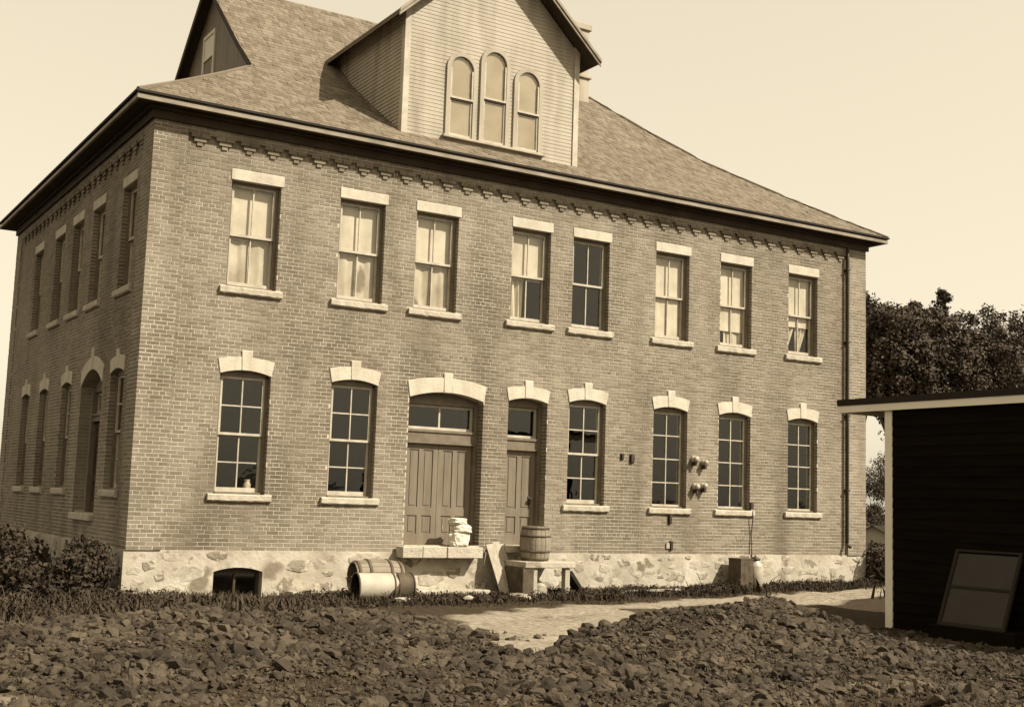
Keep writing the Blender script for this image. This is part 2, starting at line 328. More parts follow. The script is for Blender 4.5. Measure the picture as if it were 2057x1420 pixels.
# bricks: list of (T, u0, u1, depth_face, z0, z1)
bricks = []
def free_intervals(u0, u1, blocks):
    iv = [(u0, u1)]
    for a, b in blocks:
        nv = []
        for s, e in iv:
            if b <= s or a >= e: nv.append((s, e)); continue
            if a > s: nv.append((s, a))
            if b < e: nv.append((b, e))
        iv = nv
    return iv
def stone_zone(o, z):
    """what the opening, its sill and its lintel take from a course with middle z."""
    u0, u1 = o['u0'], o['u1']
    if o['z0'] <= z <= o['z1']: r = (u0, u1)
    elif o['kind'] != 'door2' and o['kind'] != 'door1' and o['kind'] != 'sdoor' and o['z0'] - 0.13 <= z < o['z0']: r = (u0 - 0.10, u1 + 0.10)
    elif o['z1'] < z:
        if o['kind'] == 'up': r = (u0 - 0.02, u1 + 0.04) if z <= o['z1'] + 0.19 else None
        else:
            th = 0.25 if o['kind'] in ('low', 'door1') else 0.31
            if z <= o['z1'] + th: r = (u0 - 0.03, u1 + 0.03)
            elif z <= o['z1'] + th + o['rise'] + 0.10: r = ((u0 + u1) / 2 - 0.10, (u0 + u1) / 2 + 0.10)
            else: r = None
    else: r = None
    return r
def lay(T, u0, u1, face, c0, c1, opens, phase=0.0):
    for n in range(c0, c1):
        z0 = ZF + n * CO + JT / 2; z1 = z0 + CO - JT; zm = (z0 + z1) / 2
        header = (n % 8 == 5)
        mod = SM / 2 if header else SM
        off = (SM / 4 if header else (SM / 2 if n % 2 else 0.0)) + phase
        bl = [q for q in (stone_zone(o, zm) for o in opens) if q]
        for s, e in free_intervals(u0, u1, bl):
            k = math.floor((s - off) / mod)
            while off + k * mod < e:
                a = max(s, off + k * mod + JT / 2 if off + k * mod > s + 0.02 else s); b = min(e, off + (k + 1) * mod - JT / 2)
                if b > e - 0.02: b = e
                if b - a > 0.025: bricks.append((T, a, b, face + U(-0.002, 0.002), z0 + U(-0.0015, 0.0015), z1 + U(-0.0015, 0.0015)))
                k += 1
lay(TF, PIL, W - PIL, 0.0, 0, CORB0 + 3, front_open)
lay(TF, 0.0, PIL, -PD, 0, NC, []); lay(TF, W - PIL, W, -PD, 0, NC, [], 0.03)
lay(TF, PIL, W - PIL, -PD, CORB0 + 3, NC, [])
lay(TS, PIL, D - PIL, 0.0, 0, CORB0 + 3, side_open)
lay(TS, -PD + 0.033, PIL, -PD, 0, NC, [], 0.05); lay(TS, D - PIL, D, -PD, 0, NC, [])
lay(TS, PIL, D - PIL, -PD, CORB0 + 3, NC, [])
# corbel table: stepped brackets under the projecting band
for T, a, b in ((TF, PIL, W - PIL), (TS, PIL, D - PIL)):
    n = round((b - a) / 0.43); st = (b - a) / n
    for i in range(n):
        c = a + st * (i + 0.5)
        for k, hw in ((0, 0.05), (1, 0.105), (2, 0.165)):
            z0 = ZF + (CORB0 + k) * CO + 0.004; z1 = z0 + CO - 0.006
            d = -0.025 - 0.0165 * k
            if k < 2: bricks.append((T, c - hw, c + hw, d, z0, z1))
            else: bricks.append((T, c - hw, c - 0.006, d, z0, z1)); bricks.append((T, c + 0.006, c + hw, d, z0, z1))
# reveals: brick returns on the jambs of the doors and windows
for T, opens in ((TF, front_open), (TS, side_open)):
    for o in opens:
        for n in range(0, CORB0):
            z0 = ZF + n * CO + JT / 2; z1 = z0 + CO - JT
            if z0 > o['z0'] and z1 < o['z1']:
                for u, sg in ((o['u0'], 1), (o['u1'], -1)):
                    dl = 0.10 if n % 2 else 0.20
                    i = len(wall_m.v)
                    bricks.append((T, min(u, u + sg * 0.006), max(u, u + sg * 0.006), 0.012, z0, z1, dl))
                    if dl < 0.15: bricks.append((T, min(u, u + sg * 0.006), max(u, u + sg * 0.006), 0.114, z0, z1, 0.20))
# the 300 that show largest become bricks of their own, the rest one part
def brick_score(q):
    if q[0] is not TF or len(q) > 6: return 1e9
    if abs((q[2] - q[1]) - (SM - JT)) > 0.004: return 1e9
    c = Vector(((q[1] + q[2]) / 2, q[3], (q[4] + q[5]) / 2)); return (c - CAM).length
order = sorted(range(len(bricks)), key=lambda i: brick_score(bricks[i]))[:299]
pick = set(order)
sb = MB(); sb.box(-(SM - JT) / 2, (SM - JT) / 2, 0, 0.012, -(CO - JT) / 2, (CO - JT) / 2, skip=('k',)); sme = sb.mesh('brick'); sme.materials.append(M['brick'])
for i in order:
    q = bricks[i]; o = bpy.data.objects.new('brick', sme); COL.objects.link(o); o.parent = wall
    o.location = ((q[1] + q[2]) / 2, q[3], (q[4] + q[5]) / 2)
rest = MB()
for i, q in enumerate(bricks):
    if i in pick: continue
    if abs((q[1] + q[2]) / 2 - 0.91) < 0.11 and abs((q[4] + q[5]) / 2 - 4.76) < 0.034 and q[0] is TF: 
        pb = MB(); pb.box(q[1], q[2], q[3] - 0.003, 0.012, q[4], q[5]); po = pb.build('brick', 'pale_brick', wall); po['label'] = 'single pale brick in the darker wall'; continue
    rest.box(q[1], q[2], q[3], q[6] if len(q) > 6 else q[3] + 0.03, q[4], q[5], q[0], skip=('k',))
ro = rest.build('brickwork', 'brick', wall); ro['kind'] = 'stuff'
# right and back walls: seen from nowhere near, bricks left to the material
bw2 = bpy.data.materials.new('brick_far'); bw2.use_nodes = True; nt = bw2.node_tree; bt = nt.nodes.new('ShaderNodeTexBrick'); tc = nt.nodes.new('ShaderNodeNewGeometry'); mp = nt.nodes.new('ShaderNodeMapping')
mp.inputs['Rotation'].default_value = (R(90), 0, 0); nt.links.new(tc.outputs['Position'], mp.inputs[0])
cmb = nt.nodes.new('ShaderNodeCombineXYZ'); sp = nt.nodes.new('ShaderNodeSeparateXYZ'); nt.links.new(tc.outputs['Position'], sp.inputs[0]); ad = nt.nodes.new('ShaderNodeMath'); nt.links.new(sp.outputs[0], ad.inputs[0]); nt.links.new(sp.outputs[1], ad.inputs[1]); nt.links.new(ad.outputs[0], cmb.inputs[0]); nt.links.new(sp.outputs[2], cmb.inputs[1])
nt.links.new(cmb.outputs[0], bt.inputs['Vector']); bt.inputs['Color1'].default_value = tone(0.12); bt.inputs['Color2'].default_value = tone(0.22); bt.inputs['Mortar'].default_value = tone(0.45)
bt.inputs['Scale'].default_value = 1.0; bt.inputs['Brick Width'].default_value = SM; bt.inputs['Row Height'].default_value = CO; bt.inputs['Mortar Size'].default_value = 0.007
nt.links.new(bt.outputs[0], nt.nodes['Principled BSDF'].inputs['Base Color']); nt.nodes['Principled BSDF'].inputs['Roughness'].default_value = 0.9
bm_.build('wall', bw2, B)

# interior: floors and partitions so the windows look into dim rooms
im = MB()
for z in (0.80, 4.45, 8.0): im.box(0.4, W - 0.1, 0.36, D - 0.1, z - 0.05, z + 0.05)
for x in (3.0, 6.9, 10.1, 13.9): im.box(x - 0.05, x + 0.05, 0.36, D - 0.1, 0.85, 7.95)
im.box(0.1, W - 0.1, 4.6, 4.7, 0.85, 7.95)
im.build('interior_partition', 'interior', B)

# ---- lintels, sills, windows
def sill(o, T, par, mname='sill_stone', h=0.13):
    mb = MB(); n = 12; a, b = o['u0'] - 0.105, o['u1'] + 0.105
    for q in range(n + 1):
        u = a + (b - a) * q / n; j1, j2, j3 = U(-0.005, 0.005), U(-0.006, 0.005), U(-0.003, 0.003)
        mb.v += [T(p) for p in ((u, -0.048 + j3, o['z0'] - 0.004), (u, -0.062 + j1, o['z0'] - 0.022), (u, -0.058 + j1 + j3, o['z0'] - h + 0.025 + j2), (u, -0.035 + j3, o['z0'] - h + j2), (u, 0.22, o['z0'] - h), (u, 0.22, o['z0']))]
    for q in range(n):
        for k in range(6): e = q * 6; k2 = (k + 1) % 6; mb.f.append((e + k, e + k2, e + 6 + k2, e + 6 + k))
    mb.f.append(tuple(range(6))); mb.f.append(tuple(n * 6 + k for k in range(5, -1, -1)))
    return mb.build('sill', mname, par)
def lintel_flat(o, T, par):
    mb = MB(); mb.box(o['u0'] - 0.015, o['u1'] + 0.045, -0.014, 0.16, o['z1'] + 0.001, o['z1'] + 0.195, T); return bevel(mb.build('lintel', 'stone_trim', par), 0.008)
def lintel_arch(o, T, par, th=0.245, kw=0.085, kh=0.10):
    u0, u1, zs, r = o['u0'], o['u1'], o['z1'], o['rise']; uc = (u0 + u1) / 2
    under = arc(u0, u1, zs, r, 20); top = arc(u0 - 0.05, u1 + 0.05, zs + th, r * 0.8, 20)
    for nm, sel in (('lintel', lambda u: u <= uc - kw), ('lintel', lambda u: u >= uc + kw)):
        un = [p for p in under if sel(p[0])]; tp = [p for p in top if sel(p[0])]
        ue = uc - kw - 0.003 if un[0][0] < uc - kw - 0.01 else uc + kw + 0.003
        zu = zs + r * (1 - (2 * (ue - u0) / (u1 - u0) - 1) ** 2); zt = zs + th + r * 0.8 * (1 - (2 * (ue - u0) / (u1 - u0) - 1) ** 2)
        if ue < uc: poly = un + [(ue, zu), (ue, zt)] + tp[::-1]
        else: poly = [(ue, zu)] + un + tp[::-1] + [(ue, zt)]
        mb = MB(); mb.prism(poly, -0.016, 0.16, T); bevel(mb.build(nm, 'stone_trim', par), 0.007)
    mb = MB(); zc = zs + r
    mb.prism([(uc - kw, zc - 0.006), (uc + kw, zc - 0.006), (uc + kw * 1.15, zc + th * 0.97 + kh), (uc - kw * 1.15, zc + th * 0.97 + kh)], -0.028, 0.15, T)
    bevel(mb.build('keystone', 'stone_trim', par), 0.008)
def bars(mb, T, a, b, z0, z1, d0, d1, cols, rows, fw, mw):
    """sash: outer frame and glazing bars."""
    mb.box(a, a + fw, d0, d1, z0, z1, T); mb.box(b - fw, b, d0, d1, z0, z1, T)
    mb.box(a + fw, b - fw, d0, d1, z0, z0 + fw, T); mb.box(a + fw, b - fw, d0, d1, z1 - fw, z1, T)
    for i in range(1, cols):
        u = a + (b - a) * i / cols; mb.box(u - mw / 2, u + mw / 2, d0 + 0.003, d1 - 0.003, z0 + fw, z1 - fw, T)
    for j in range(1, rows):
        z = z0 + (z1 - z0) * j / rows; mb.box(a + fw, b - fw, d0 + 0.005, d1 - 0.005, z - mw / 2, z + mw / 2, T)
def panes(T, a, b, z0, z1, d, cols, rows, par):
    for i in range(cols):
        for j in range(rows):
            ua, ub = a + (b - a) * i / cols, a + (b - a) * (i + 1) / cols; za, zc = z0 + (z1 - z0) * j / rows, z0 + (z1 - z0) * (j + 1) / rows
            t = [U(-0.0025, 0.0025) for _ in range(3)]
            mb = MB(); mb.poly([(ua, d + t[0], za), (ub, d + t[1], za), (ub, d + t[2], zc), (ua, d + t[0] + t[2] - t[1], zc)], T); mb.build('pane', 'glass', par)
def cloth(T, a, b, z0, z1, d, par, edge=None, folds=5, amp=0.018, nm='curtain', mt='curtain', seed=0):
    """hanging cloth with folds; edge(v) -> (left, right) as fractions at height fraction v."""
    mb = MB(); nu, nv = 28, 12
    for j in range(nv + 1):
        v = j / nv; l, r = edge(v) if edge else (0, 1)
        for i in range(nu + 1):
            s = i / nu; u = a + (b - a) * (l + (r - l) * s)
            mb.v.append(T((u, d + amp * math.sin(s * folds * 6.28 + seed + 1.3 * v) + 0.3 * amp * math.sin(s * folds * 15 + seed), z0 + (z1 - z0) * v)))
    for j in range(nv):
        for i in range(nu): k = j * (nu + 1) + i; mb.f.append((k, k + 1, k + nu + 2, k + nu + 1))
    return mb.build(nm, mt, par, True)
def window(o, T, style):
    u0, u1, z0, z1, rise = o['u0'], o['u1'], o['z0'], o['z1'], o['rise']
    fr = MB(); fd = 0.10; cw = 0.055
    top = z1 + rise
    # box frame: casing boards round the opening, set back from the wall face
    fr.box(u0 + 0.001, u0 + cw, fd, fd + 0.12, z0 + 0.002, z1 + 0.01, T); fr.box(u1 - cw, u1 - 0.001, fd, fd + 0.12, z0 + 0.002, z1 + 0.01, T)
    if rise: fr.prism(arc(u0 + 0.001, u1 - 0.001, z1 - 0.002, rise, 12) + [(u1 - 0.001, z1 - 0.03), (u0 + 0.001, z1 - 0.03)], fd, fd + 0.12, T)
    else: fr.box(u0 + cw, u1 - cw, fd, fd + 0.12, z1 - 0.045, z1 - 0.002, T)
    fr.box(u0 + cw, u1 - cw, fd - 0.03, fd + 0.12, z0 + 0.002, z0 + 0.035, T)
    w = fr.build('window', 'trim_paint', B)
    a, b = u0 + cw, u1 - cw; zt = z1 - (0.03 if rise else 0.045); zbm = z0 + 0.035; mid = zbm + (zt - zbm) * style.get('rail', 0.50)
    rows = style['rows']; mw = 0.022
    if style.get('fixed'):
        s = MB(); bars(s, T, a, b, zbm, zt, fd + 0.03, fd + 0.065, 2, rows * 2, 0.04, mw); s.build('sash', 'sash_paint', w); panes(T, a + 0.04, b - 0.04, zbm + 0.04, zt - 0.04, fd + 0.05, 2, rows * 2, w)
    else:
        s = MB(); bars(s, T, a, b, mid - 0.02, zt, fd + 0.025, fd + 0.06, 2, rows, 0.042, mw); s.build('upper_sash', 'sash_paint', w); panes(T, a + 0.042, b - 0.042, mid + 0.02, zt - 0.042, fd + 0.045, 2, rows, w)
        s = MB(); bars(s, T, a, b, zbm, mid + 0.02, fd + 0.065, fd + 0.10, 2, rows, 0.042, mw); s.box(a + 0.042, b - 0.042, fd + 0.066, fd + 0.099, zbm + 0.042, zbm + 0.075, T)
        s.build('lower_sash', 'sash_paint', w); panes(T, a + 0.042, b - 0.042, zbm + 0.075, mid - 0.02, fd + 0.085, 2, rows, w)
    c = style.get('curtain')
    sd_ = rnd() * 6
    if c:
        if c == 'full': cloth(T, a, b, zbm, zt, 0.20, w, None, 6, 0.005, seed=sd_)
        elif c in ('blind', 'blind2'):
            cloth(T, a, b, zbm + (0.0 if c == 'blind' else 0.34), zt, 0.21, w, None, 3, 0.003, 'roller_shade_or_glint', 'shade', sd_)
            if c == 'blind2': cloth(T, a, b, zbm, zbm + 0.36, 0.25, w, lambda v: (0.30, 1.0), 2, 0.015, 'curtain', 'lace', sd_)
        else:
            zsh = mid - 0.06 if c != 'parted' else mid - 0.25
            cloth(T, a, b, zsh, zt, 0.215, w, None, 2, 0.003, 'roller_shade_or_glint', 'shade', sd_)
            if c == 'sheer': cloth(T, a, b, zbm, zsh + 0.05, 0.23, w, None, 3, 0.012, mt='lace', seed=sd_)
            if c == 'half': cloth(T, a, b, zbm, zsh + 0.1, 0.27, w, lambda v: (0.0, 0.46), 3, 0.03, seed=sd_)
            if c == 'parted':
                cloth(T, a, b, zbm, zsh + 0.1, 0.27, w, lambda v: (0.0, 0.12 + 0.40 * v), 3, 0.025, seed=sd_); cloth(T, a, b, zbm, zsh + 0.1, 0.27, w, lambda v: (0.50 + 0.0 * v, 0.60 + 0.40 * v), 3, 0.025, seed=sd_)
    sill(o, T, w)
    (lintel_arch if rise else lintel_flat)(o, T, w)
    return w
UST = ['sheer', 'sheer', 'sheer', 'half', None, 'blind', 'blind2', 'parted']
ups = [o for o in front_open if o['kind'] == 'up']; lows = [o for o in front_open if o['kind'] == 'low']
UL = ['upper window with pale shade and mottled curtain, nearest the left corner', 'upper window with curtains, second from the left corner', 'upper window with curtains above the double door', 'upper window half covered by a curtain above the single door', 'dark upper window without curtain', 'upper window wholly covered by a pale blind', 'upper window with a pale blind nearly down, second from the right corner', 'upper window with parted curtain beside the right corner']
LL = ['tall ground floor window of eight panes nearest the left corner', 'ground floor window left of the double door', 'ground floor window right of the single door', 'ground floor window left of the white insulators', 'ground floor window right of the white insulators', 'ground floor window beside the downspout']
for o, st, lb in zip(ups, UST, UL): w = window(o, TF, dict(rows=1, curtain=st)); w['label'] = lb
for i, (o, lb) in enumerate(zip(lows, LL)): w = window(o, TF, dict(rows=2, fixed=(i >= 3))); w['label'] = lb
for o in side_open:
    if o['kind'] == 'up': window(o, TS, dict(rows=1, curtain='full'))
    if o['kind'] == 'low': window(o, TS, dict(rows=2, curtain=None))
# ---- doors
def door(o, T, leaves, rec, bar0, bar1, split, lights, nm, label, mname='door_paint'):
    u0, u1, z0, z1, rise = o['u0'], o['u1'], o['z0'], o['z1'], o['rise']; cw = 0.075
    fr = MB()
    for a, b in ((u0 + 0.008, u0 + cw), (u1 - cw, u1 - 0.008)): fr.box(a, b, rec - 0.08, rec + 0.10, z0 + 0.003, z1, T)
    fr.prism(arc(u0 + 0.008, u1 - 0.008, z1 - 0.003, rise, 14) + [(u1 - 0.008, z1 - 0.09), (u0 + 0.008, z1 - 0.09)], rec - 0.06, rec + 0.10, T)
    d = fr.build(nm, 'trim_paint', B); d['label'] = label
    tb = MB(); a, b = u0 + cw, u1 - cw
    tb.box(a, b, rec - 0.07, rec + 0.08, bar0 + 0.04, bar1 - 0.05, T); tb.box(a, b, rec - 0.095, rec + 0.08, bar1 - 0.048, bar1, T); tb.box(a, b, rec - 0.085, rec + 0.08, bar0, bar0 + 0.038, T)
    tb.build('transom_bar', 'trim_paint', d)
    ts = MB(); bars(ts, T, a, b, bar1 + 0.004, z1 - 0.093, rec + 0.01, rec + 0.05, lights, 1, 0.05, 0.035); ts.build('transom_sash', 'sash_paint', d)
    panes(T, a + 0.05, b - 0.05, bar1 + 0.05, z1 - 0.14, rec + 0.03, lights, 1, d)
    n = leaves; lw = (b - a) / n
    for i in range(n):
        la, lb2 = a + lw * i + 0.004, a + lw * (i + 1) - 0.004
        lf = MB(); zt = bar0 - 0.006; zb_ = z0 + 0.01; stw = 0.10; c = (la + lb2) / 2
        for p, q in ((la, la + stw), (c - 0.045, c + 0.045), (lb2 - stw, lb2)): lf.box(p, q, rec, rec + 0.05, zb_, zt, T)
        for p, q in ((la + stw, c - 0.045), (c + 0.045, lb2 - stw)):
            lf.box(p, q, rec, rec + 0.05, zb_, zb_ + 0.2, T); lf.box(p, q, rec, rec + 0.05, split - 0.075, split + 0.075, T); lf.box(p, q, rec, rec + 0.05, zt - 0.11, zt, T)
            
        leaf = lf.build('door_leaf', mname, d)
        for p, q in ((la + stw, c - 0.045), (c + 0.045, lb2 - stw)):
            for s, e in ((zb_ + 0.2, split - 0.075), (split + 0.075, zt - 0.11)):
                pn = MB(); pn.box(p, q, rec + 0.018, rec + 0.045, s, e, T); pn.box(p + 0.04, q - 0.04, rec + 0.008, rec + 0.018, s + 0.04, e - 0.04, T)
                pn.build('panel', mname, d)
    return d
od2 = [o for o in front_open if o['kind'] == 'door2'][0]; od1 = [o for o in front_open if o['kind'] == 'door1'][0]; osd = [o for o in side_open if o['kind'] == 'sdoor'][0]
d2 = door(od2, TF, 2, 0.27, 2.73, 2.99, 1.48, 2, 'door', 'wide double door of panelled leaves under a two light transom'); lintel_arch(od2, TF, d2, 0.30, 0.085, 0.07)
d1 = door(od1, TF, 1, 0.27, 2.70, 2.94, 1.50, 1, 'door', 'narrow single panelled door with a black knob behind the upright barrel'); lintel_arch(od1, TF, d1, 0.245)
kb = MB(); kb.lathe([(0.0, 0.0), (0.022, 0.0), (0.012, 0.02), (0.012, 0.04), (0.032, 0.05), (0.03, 0.075), (0.0, 0.085)], 12, lambda p: (7.79 + p[0], 0.272 - p[2], 1.77 + p[1]), False); kb.box(7.765, 7.815, 0.262, 0.271, 1.66, 1.83)
kb.build('door_knob', 'iron', d1, True)
d3 = door(osd, TS, 2, 0.30, 2.95, 3.10, 1.9, 2, 'door', 'arched doorway in the shaded left wall', 'interior'); lintel_arch(osd, TS, d3, 0.30, 0.09, 0.12)
sb2 = MB(); sb2.box(2.52, 4.11, -0.08, 0.28, 1.12, 1.247, TS); bevel(sb2.build('door_step', 'sill_stone', B), 0.012)

# ---- foundation: limewashed rubble
fm = MB()
bo = dict(u0=1.47, u1=2.32, z0=-0.02, z1=0.40, rise=0.07)
wall_sheet(fm, lambda p: (p[0], p[1] - 0.03, p[2]), -0.02, W + 0.02, -0.4, ZF, 0.0, [bo], 0.30)
fm.poly([(-0.02, -0.03, -0.4), (-0.02, D, -0.4), (-0.02, D, ZF), (-0.02, -0.03, ZF)]); fm.poly([(W + 0.02, -0.03, -0.4), (W + 0.02, D, -0.4), (W + 0.02, D, ZF), (W + 0.02, -0.03, ZF)])
fm.poly([(-0.02, -0.03, ZF), (W + 0.02, -0.03, ZF), (W + 0.02, 0.05, ZF), (-0.02, 0.05, ZF)]); fm.poly([(-0.02, 0.05, ZF), (0.1, 0.05, ZF), (0.1, D, ZF), (-0.02, D, ZF)])
fnd = fm.build('foundation', 'limewash', B)
random.seed(21)
def cobble(cx, cz, a, b, T, dproud):
    n = random.choice((8, 9, 11, 12)); ph = rnd() * 6; pts = []
    for i in range(n):
        t = ph + 2 * math.pi * i / n; rr = U(0.6, 1.2); ca, sa = math.cos(t), math.sin(t)
        k = (abs(ca) ** 3 + abs(sa) ** 3) ** (-1 / 3)
        pts.append((cx + a * rr * ca * k, min(ZF - 0.01, cz + b * rr * sa * k)))
    mb = MB(); i0 = len(mb.v); cu = sum(p[0] for p in pts) / n; cz2 = sum(p[1] for p in pts) / n
    for f, dd in ((1.0, 0.004), (0.86, -dproud * 0.75), (0.5, -dproud)):
        mb.v += [T((cu + (u - cu) * f + U(-0.006, 0.006), dd + U(-0.003, 0.003), cz2 + (z - cz2) * f)) for u, z in pts]
    for r in range(2):
        for j in range(n): j2 = (j + 1) % n; mb.f.append((r*n+j, r*n+j2, (r+1)*n+j2, (r+1)*n+j))
    mb.f.append(tuple(range(2 * n, 3 * n)))
    return mb
TFF = lambda p: (p[0], p[1] - 0.03, p[2]); TSF = lambda p: (-0.02 + p[1], p[0], p[2])
for T, L0, L1, cnt in ((TFF, 0.0, W, 105), (TSF, 0.1, 7.0, 40)):
    placed = []
    for _ in range(cnt * 12):
        if len(placed) >= cnt: break
        k = rnd(); a = 0.09 + 0.30 * k * k + U(0, 0.08); b = min(0.20, a * U(0.45, 0.85)); uu, zc = U(L0 + a, L1 - a), U(0.0, ZF - b * 0.7)
        if T is TFF and bo['u0'] - a - 0.05 < uu < bo['u1'] + a + 0.05 and zc < 0.66: continue
        if any(abs(uu - p[0]) < (a + p[2]) * 0.98 and abs(zc - p[1]) < (b + p[3]) * 0.95 for p in placed): continue
        placed.append((uu, zc, a, b)); cobble(uu, zc, a, b, T, U(0.003, 0.018)).build('stone', 'rubble_stone', fnd)
bwm = MB(); a, b = bo['u0'], bo['u1']; bwm.box(a, a + 0.05, 0.13, 0.2, -0.1, 0.42); bwm.box(b - 0.05, b, 0.13, 0.2, -0.1, 0.42); bwm.box(a + 0.05, b - 0.05, 0.13, 0.2, 0.36, 0.47); bwm.box((a+b)/2 - 0.02, (a+b)/2 + 0.02, 0.14, 0.19, -0.1, 0.36); bwo = bwm.build('cellar_window', 'pipe', B); bwo['label'] = 'low arched cellar window in the pale stone foundation'
pm = MB(); pm.poly([(a + 0.05, 0.165, -0.1), (b - 0.05, 0.165, -0.1), (b - 0.05, 0.165, 0.36), (a + 0.05, 0.165, 0.36)]); pm.build('pane', 'glass', bwo)
pm = MB(); pm.box(a - 0.3, b + 0.3, 0.9, 0.95, -0.4, 0.7); pm.box(a - 0.3, b + 0.3, 0.27, 0.95, 0.66, 0.7); pm.build('cellar_back', 'interior', bwo)

# ---- roof
PROF = [(0, 0), (1, .61), (2, 1.25), (3, 1.92), (4, 2.74), (5, 3.63), (6, 4.5), (7, 5.37)]
def rise_at(s):
    for (a, h), (b, k) in zip(PROF[:-1], PROF[1:]):
        if s <= b: return h + (k - h) * (s - a) / (b - a)
    return 5.37
ZE = 8.15; SR = D / 2 + OV                        # run from eave to ridge
XG = 2.50                                        # verge of the left gablet
SG = XG + OV
ss = [i * 0.25 for i in range(int(SR / 0.25) + 1)] + [SR]
rf = MB()
def fx0(s): return -OV + s if s < SG else XG      # left edge of the front slope
def fx1(s): return W + OV - s
for a, b in zip(ss[:-1], ss[1:]):
    rf.poly([(fx0(a), -OV + a, ZE + rise_at(a)), (fx1(a), -OV + a, ZE + rise_at(a)), (fx1(b), -OV + b, ZE + rise_at(b)), (fx0(b), -OV + b, ZE + rise_at(b))])
    rf.poly([(fx0(a), D + OV - a, ZE + rise_at(a)), (fx1(a), D + OV - a, ZE + rise_at(a)), (fx1(b), D + OV - b, ZE + rise_at(b)), (fx0(b), D + OV - b, ZE + rise_at(b))])
    rf.poly([(W + OV - a, -OV + a, ZE + rise_at(a)), (W + OV - a, D + OV - a, ZE + rise_at(a)), (W + OV - b, D + OV - b, ZE + rise_at(b)), (W + OV - b, -OV + b, ZE + rise_at(b))])
    if b <= SG + 0.3: rf.poly([(-OV + a, -OV + a, ZE + rise_at(a)), (-OV + a, D + OV - a, ZE + rise_at(a)), (-OV + b, D + OV - b, ZE + rise_at(b)), (-OV + b, -OV + b, ZE + rise_at(b))])
roof = rf.build('roof', 'shingle', B)
# shingles of the front slope, course by course
random.seed(5)
sh = MB(); ex = 0.145; s = 0.0
DX0, DX1, DY = 4.685, 8.665, 0.262               # dormer face
while s < SR - 0.05:
    s2 = min(s + ex * 0.83, SR); za, zc = ZE + rise_at(s), ZE + rise_at(s2); ya, yc = -OV + s, -OV + s2
    x = fx0(s) - 0.005 + rnd() * 0.05; xe = fx1(s2)
    while x < xe - 0.03:
        wd = min(U(0.09, 0.19), xe - x); t = U(0.010, 0.022)
        if not (DX0 + 0.05 < x and x + wd < DX1 - 0.05 and ya > DY + 0.1 and za < 10.6):
            j = U(-0.008, 0.008)
            i = len(sh.v); sh.v += [(x, ya + j, za + t), (x + wd - 0.005, ya + j, za + t), (x + wd - 0.005, yc, zc + 0.006), (x, yc, zc + 0.006), (x, ya + j, za - 0.004), (x + wd - 0.005, ya + j, za - 0.004)]
            sh.f += [(i, i+1, i+2, i+3), (i+4, i+5, i+1, i)]
        x += wd
    s = s2
sho = sh.build('shingles', 'shingle', roof); sho['kind'] = 'stuff'
# hip and verge caps
hc = MB()
hip = [(-OV + q, -OV + q, ZE + rise_at(q) + 0.015) for q in [i * 0.3 for i in range(int(SG / 0.3) + 1)]]
hc.tube(hip, 0.035, 6); hc.build('hip_cap', 'shingle', roof); hc = MB(); hc.tube([(W + OV - q, -OV + q, ZE + rise_at(q) + 0.015) for q in [i * 0.3 for i in range(int(SR / 0.3) + 1)]], 0.035, 6)
hc.build('hip_cap', 'shingle', roof)
# cornice: fascia, moulding, soffit
cm = MB()
for y0, y1, z0, z1 in ((-OV, -OV + 0.05, ZS, ZS + 0.065), (-OV + 0.03, -OV + 0.06, ZS + 0.065, ZE - 0.03)):
    cm.box(-OV, W + OV, y0, y1, z0, z1)
cm.box(-OV - 0.0, -OV + 0.05, -OV + 0.05, D + OV, ZS, ZS + 0.065); cm.box(-OV + 0.03, -OV + 0.06, -OV + 0.06, D + OV, ZS + 0.065, ZE - 0.03)
cm.box(W + OV - 0.05, W + OV, -OV + 0.05, D + OV, ZS, ZS + 0.10); cm.box(-OV + 0.05, W + OV - 0.05, D + OV - 0.05, D + OV, ZS, ZS + 0.10)
cm.build('fascia', 'eave_paint', roof)
em = MB(); em.box(-OV - 0.02, W + OV + 0.02, -OV - 0.03, -OV + 0.02, ZE - 0.028, ZE + 0.012); em.box(-OV - 0.03, -OV + 0.02, -OV + 0.02, D + OV, ZE - 0.028, ZE + 0.012); em.box(W + OV - 0.02, W + OV + 0.03, -OV + 0.02, D + OV, ZE - 0.028, ZE + 0.012)
em.build('roof_edge', 'tar', roof)
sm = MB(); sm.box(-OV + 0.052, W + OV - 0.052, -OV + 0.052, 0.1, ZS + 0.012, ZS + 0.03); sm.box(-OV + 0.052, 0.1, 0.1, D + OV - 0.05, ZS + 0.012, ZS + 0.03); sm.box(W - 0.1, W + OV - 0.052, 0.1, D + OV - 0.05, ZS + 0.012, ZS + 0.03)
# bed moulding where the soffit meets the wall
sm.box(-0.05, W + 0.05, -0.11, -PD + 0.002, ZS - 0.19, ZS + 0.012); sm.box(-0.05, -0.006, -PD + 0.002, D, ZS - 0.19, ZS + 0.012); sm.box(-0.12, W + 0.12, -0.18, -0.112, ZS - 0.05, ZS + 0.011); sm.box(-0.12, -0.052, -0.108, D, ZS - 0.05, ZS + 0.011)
sm.build('soffit', 'soffit_shade_paint', roof)
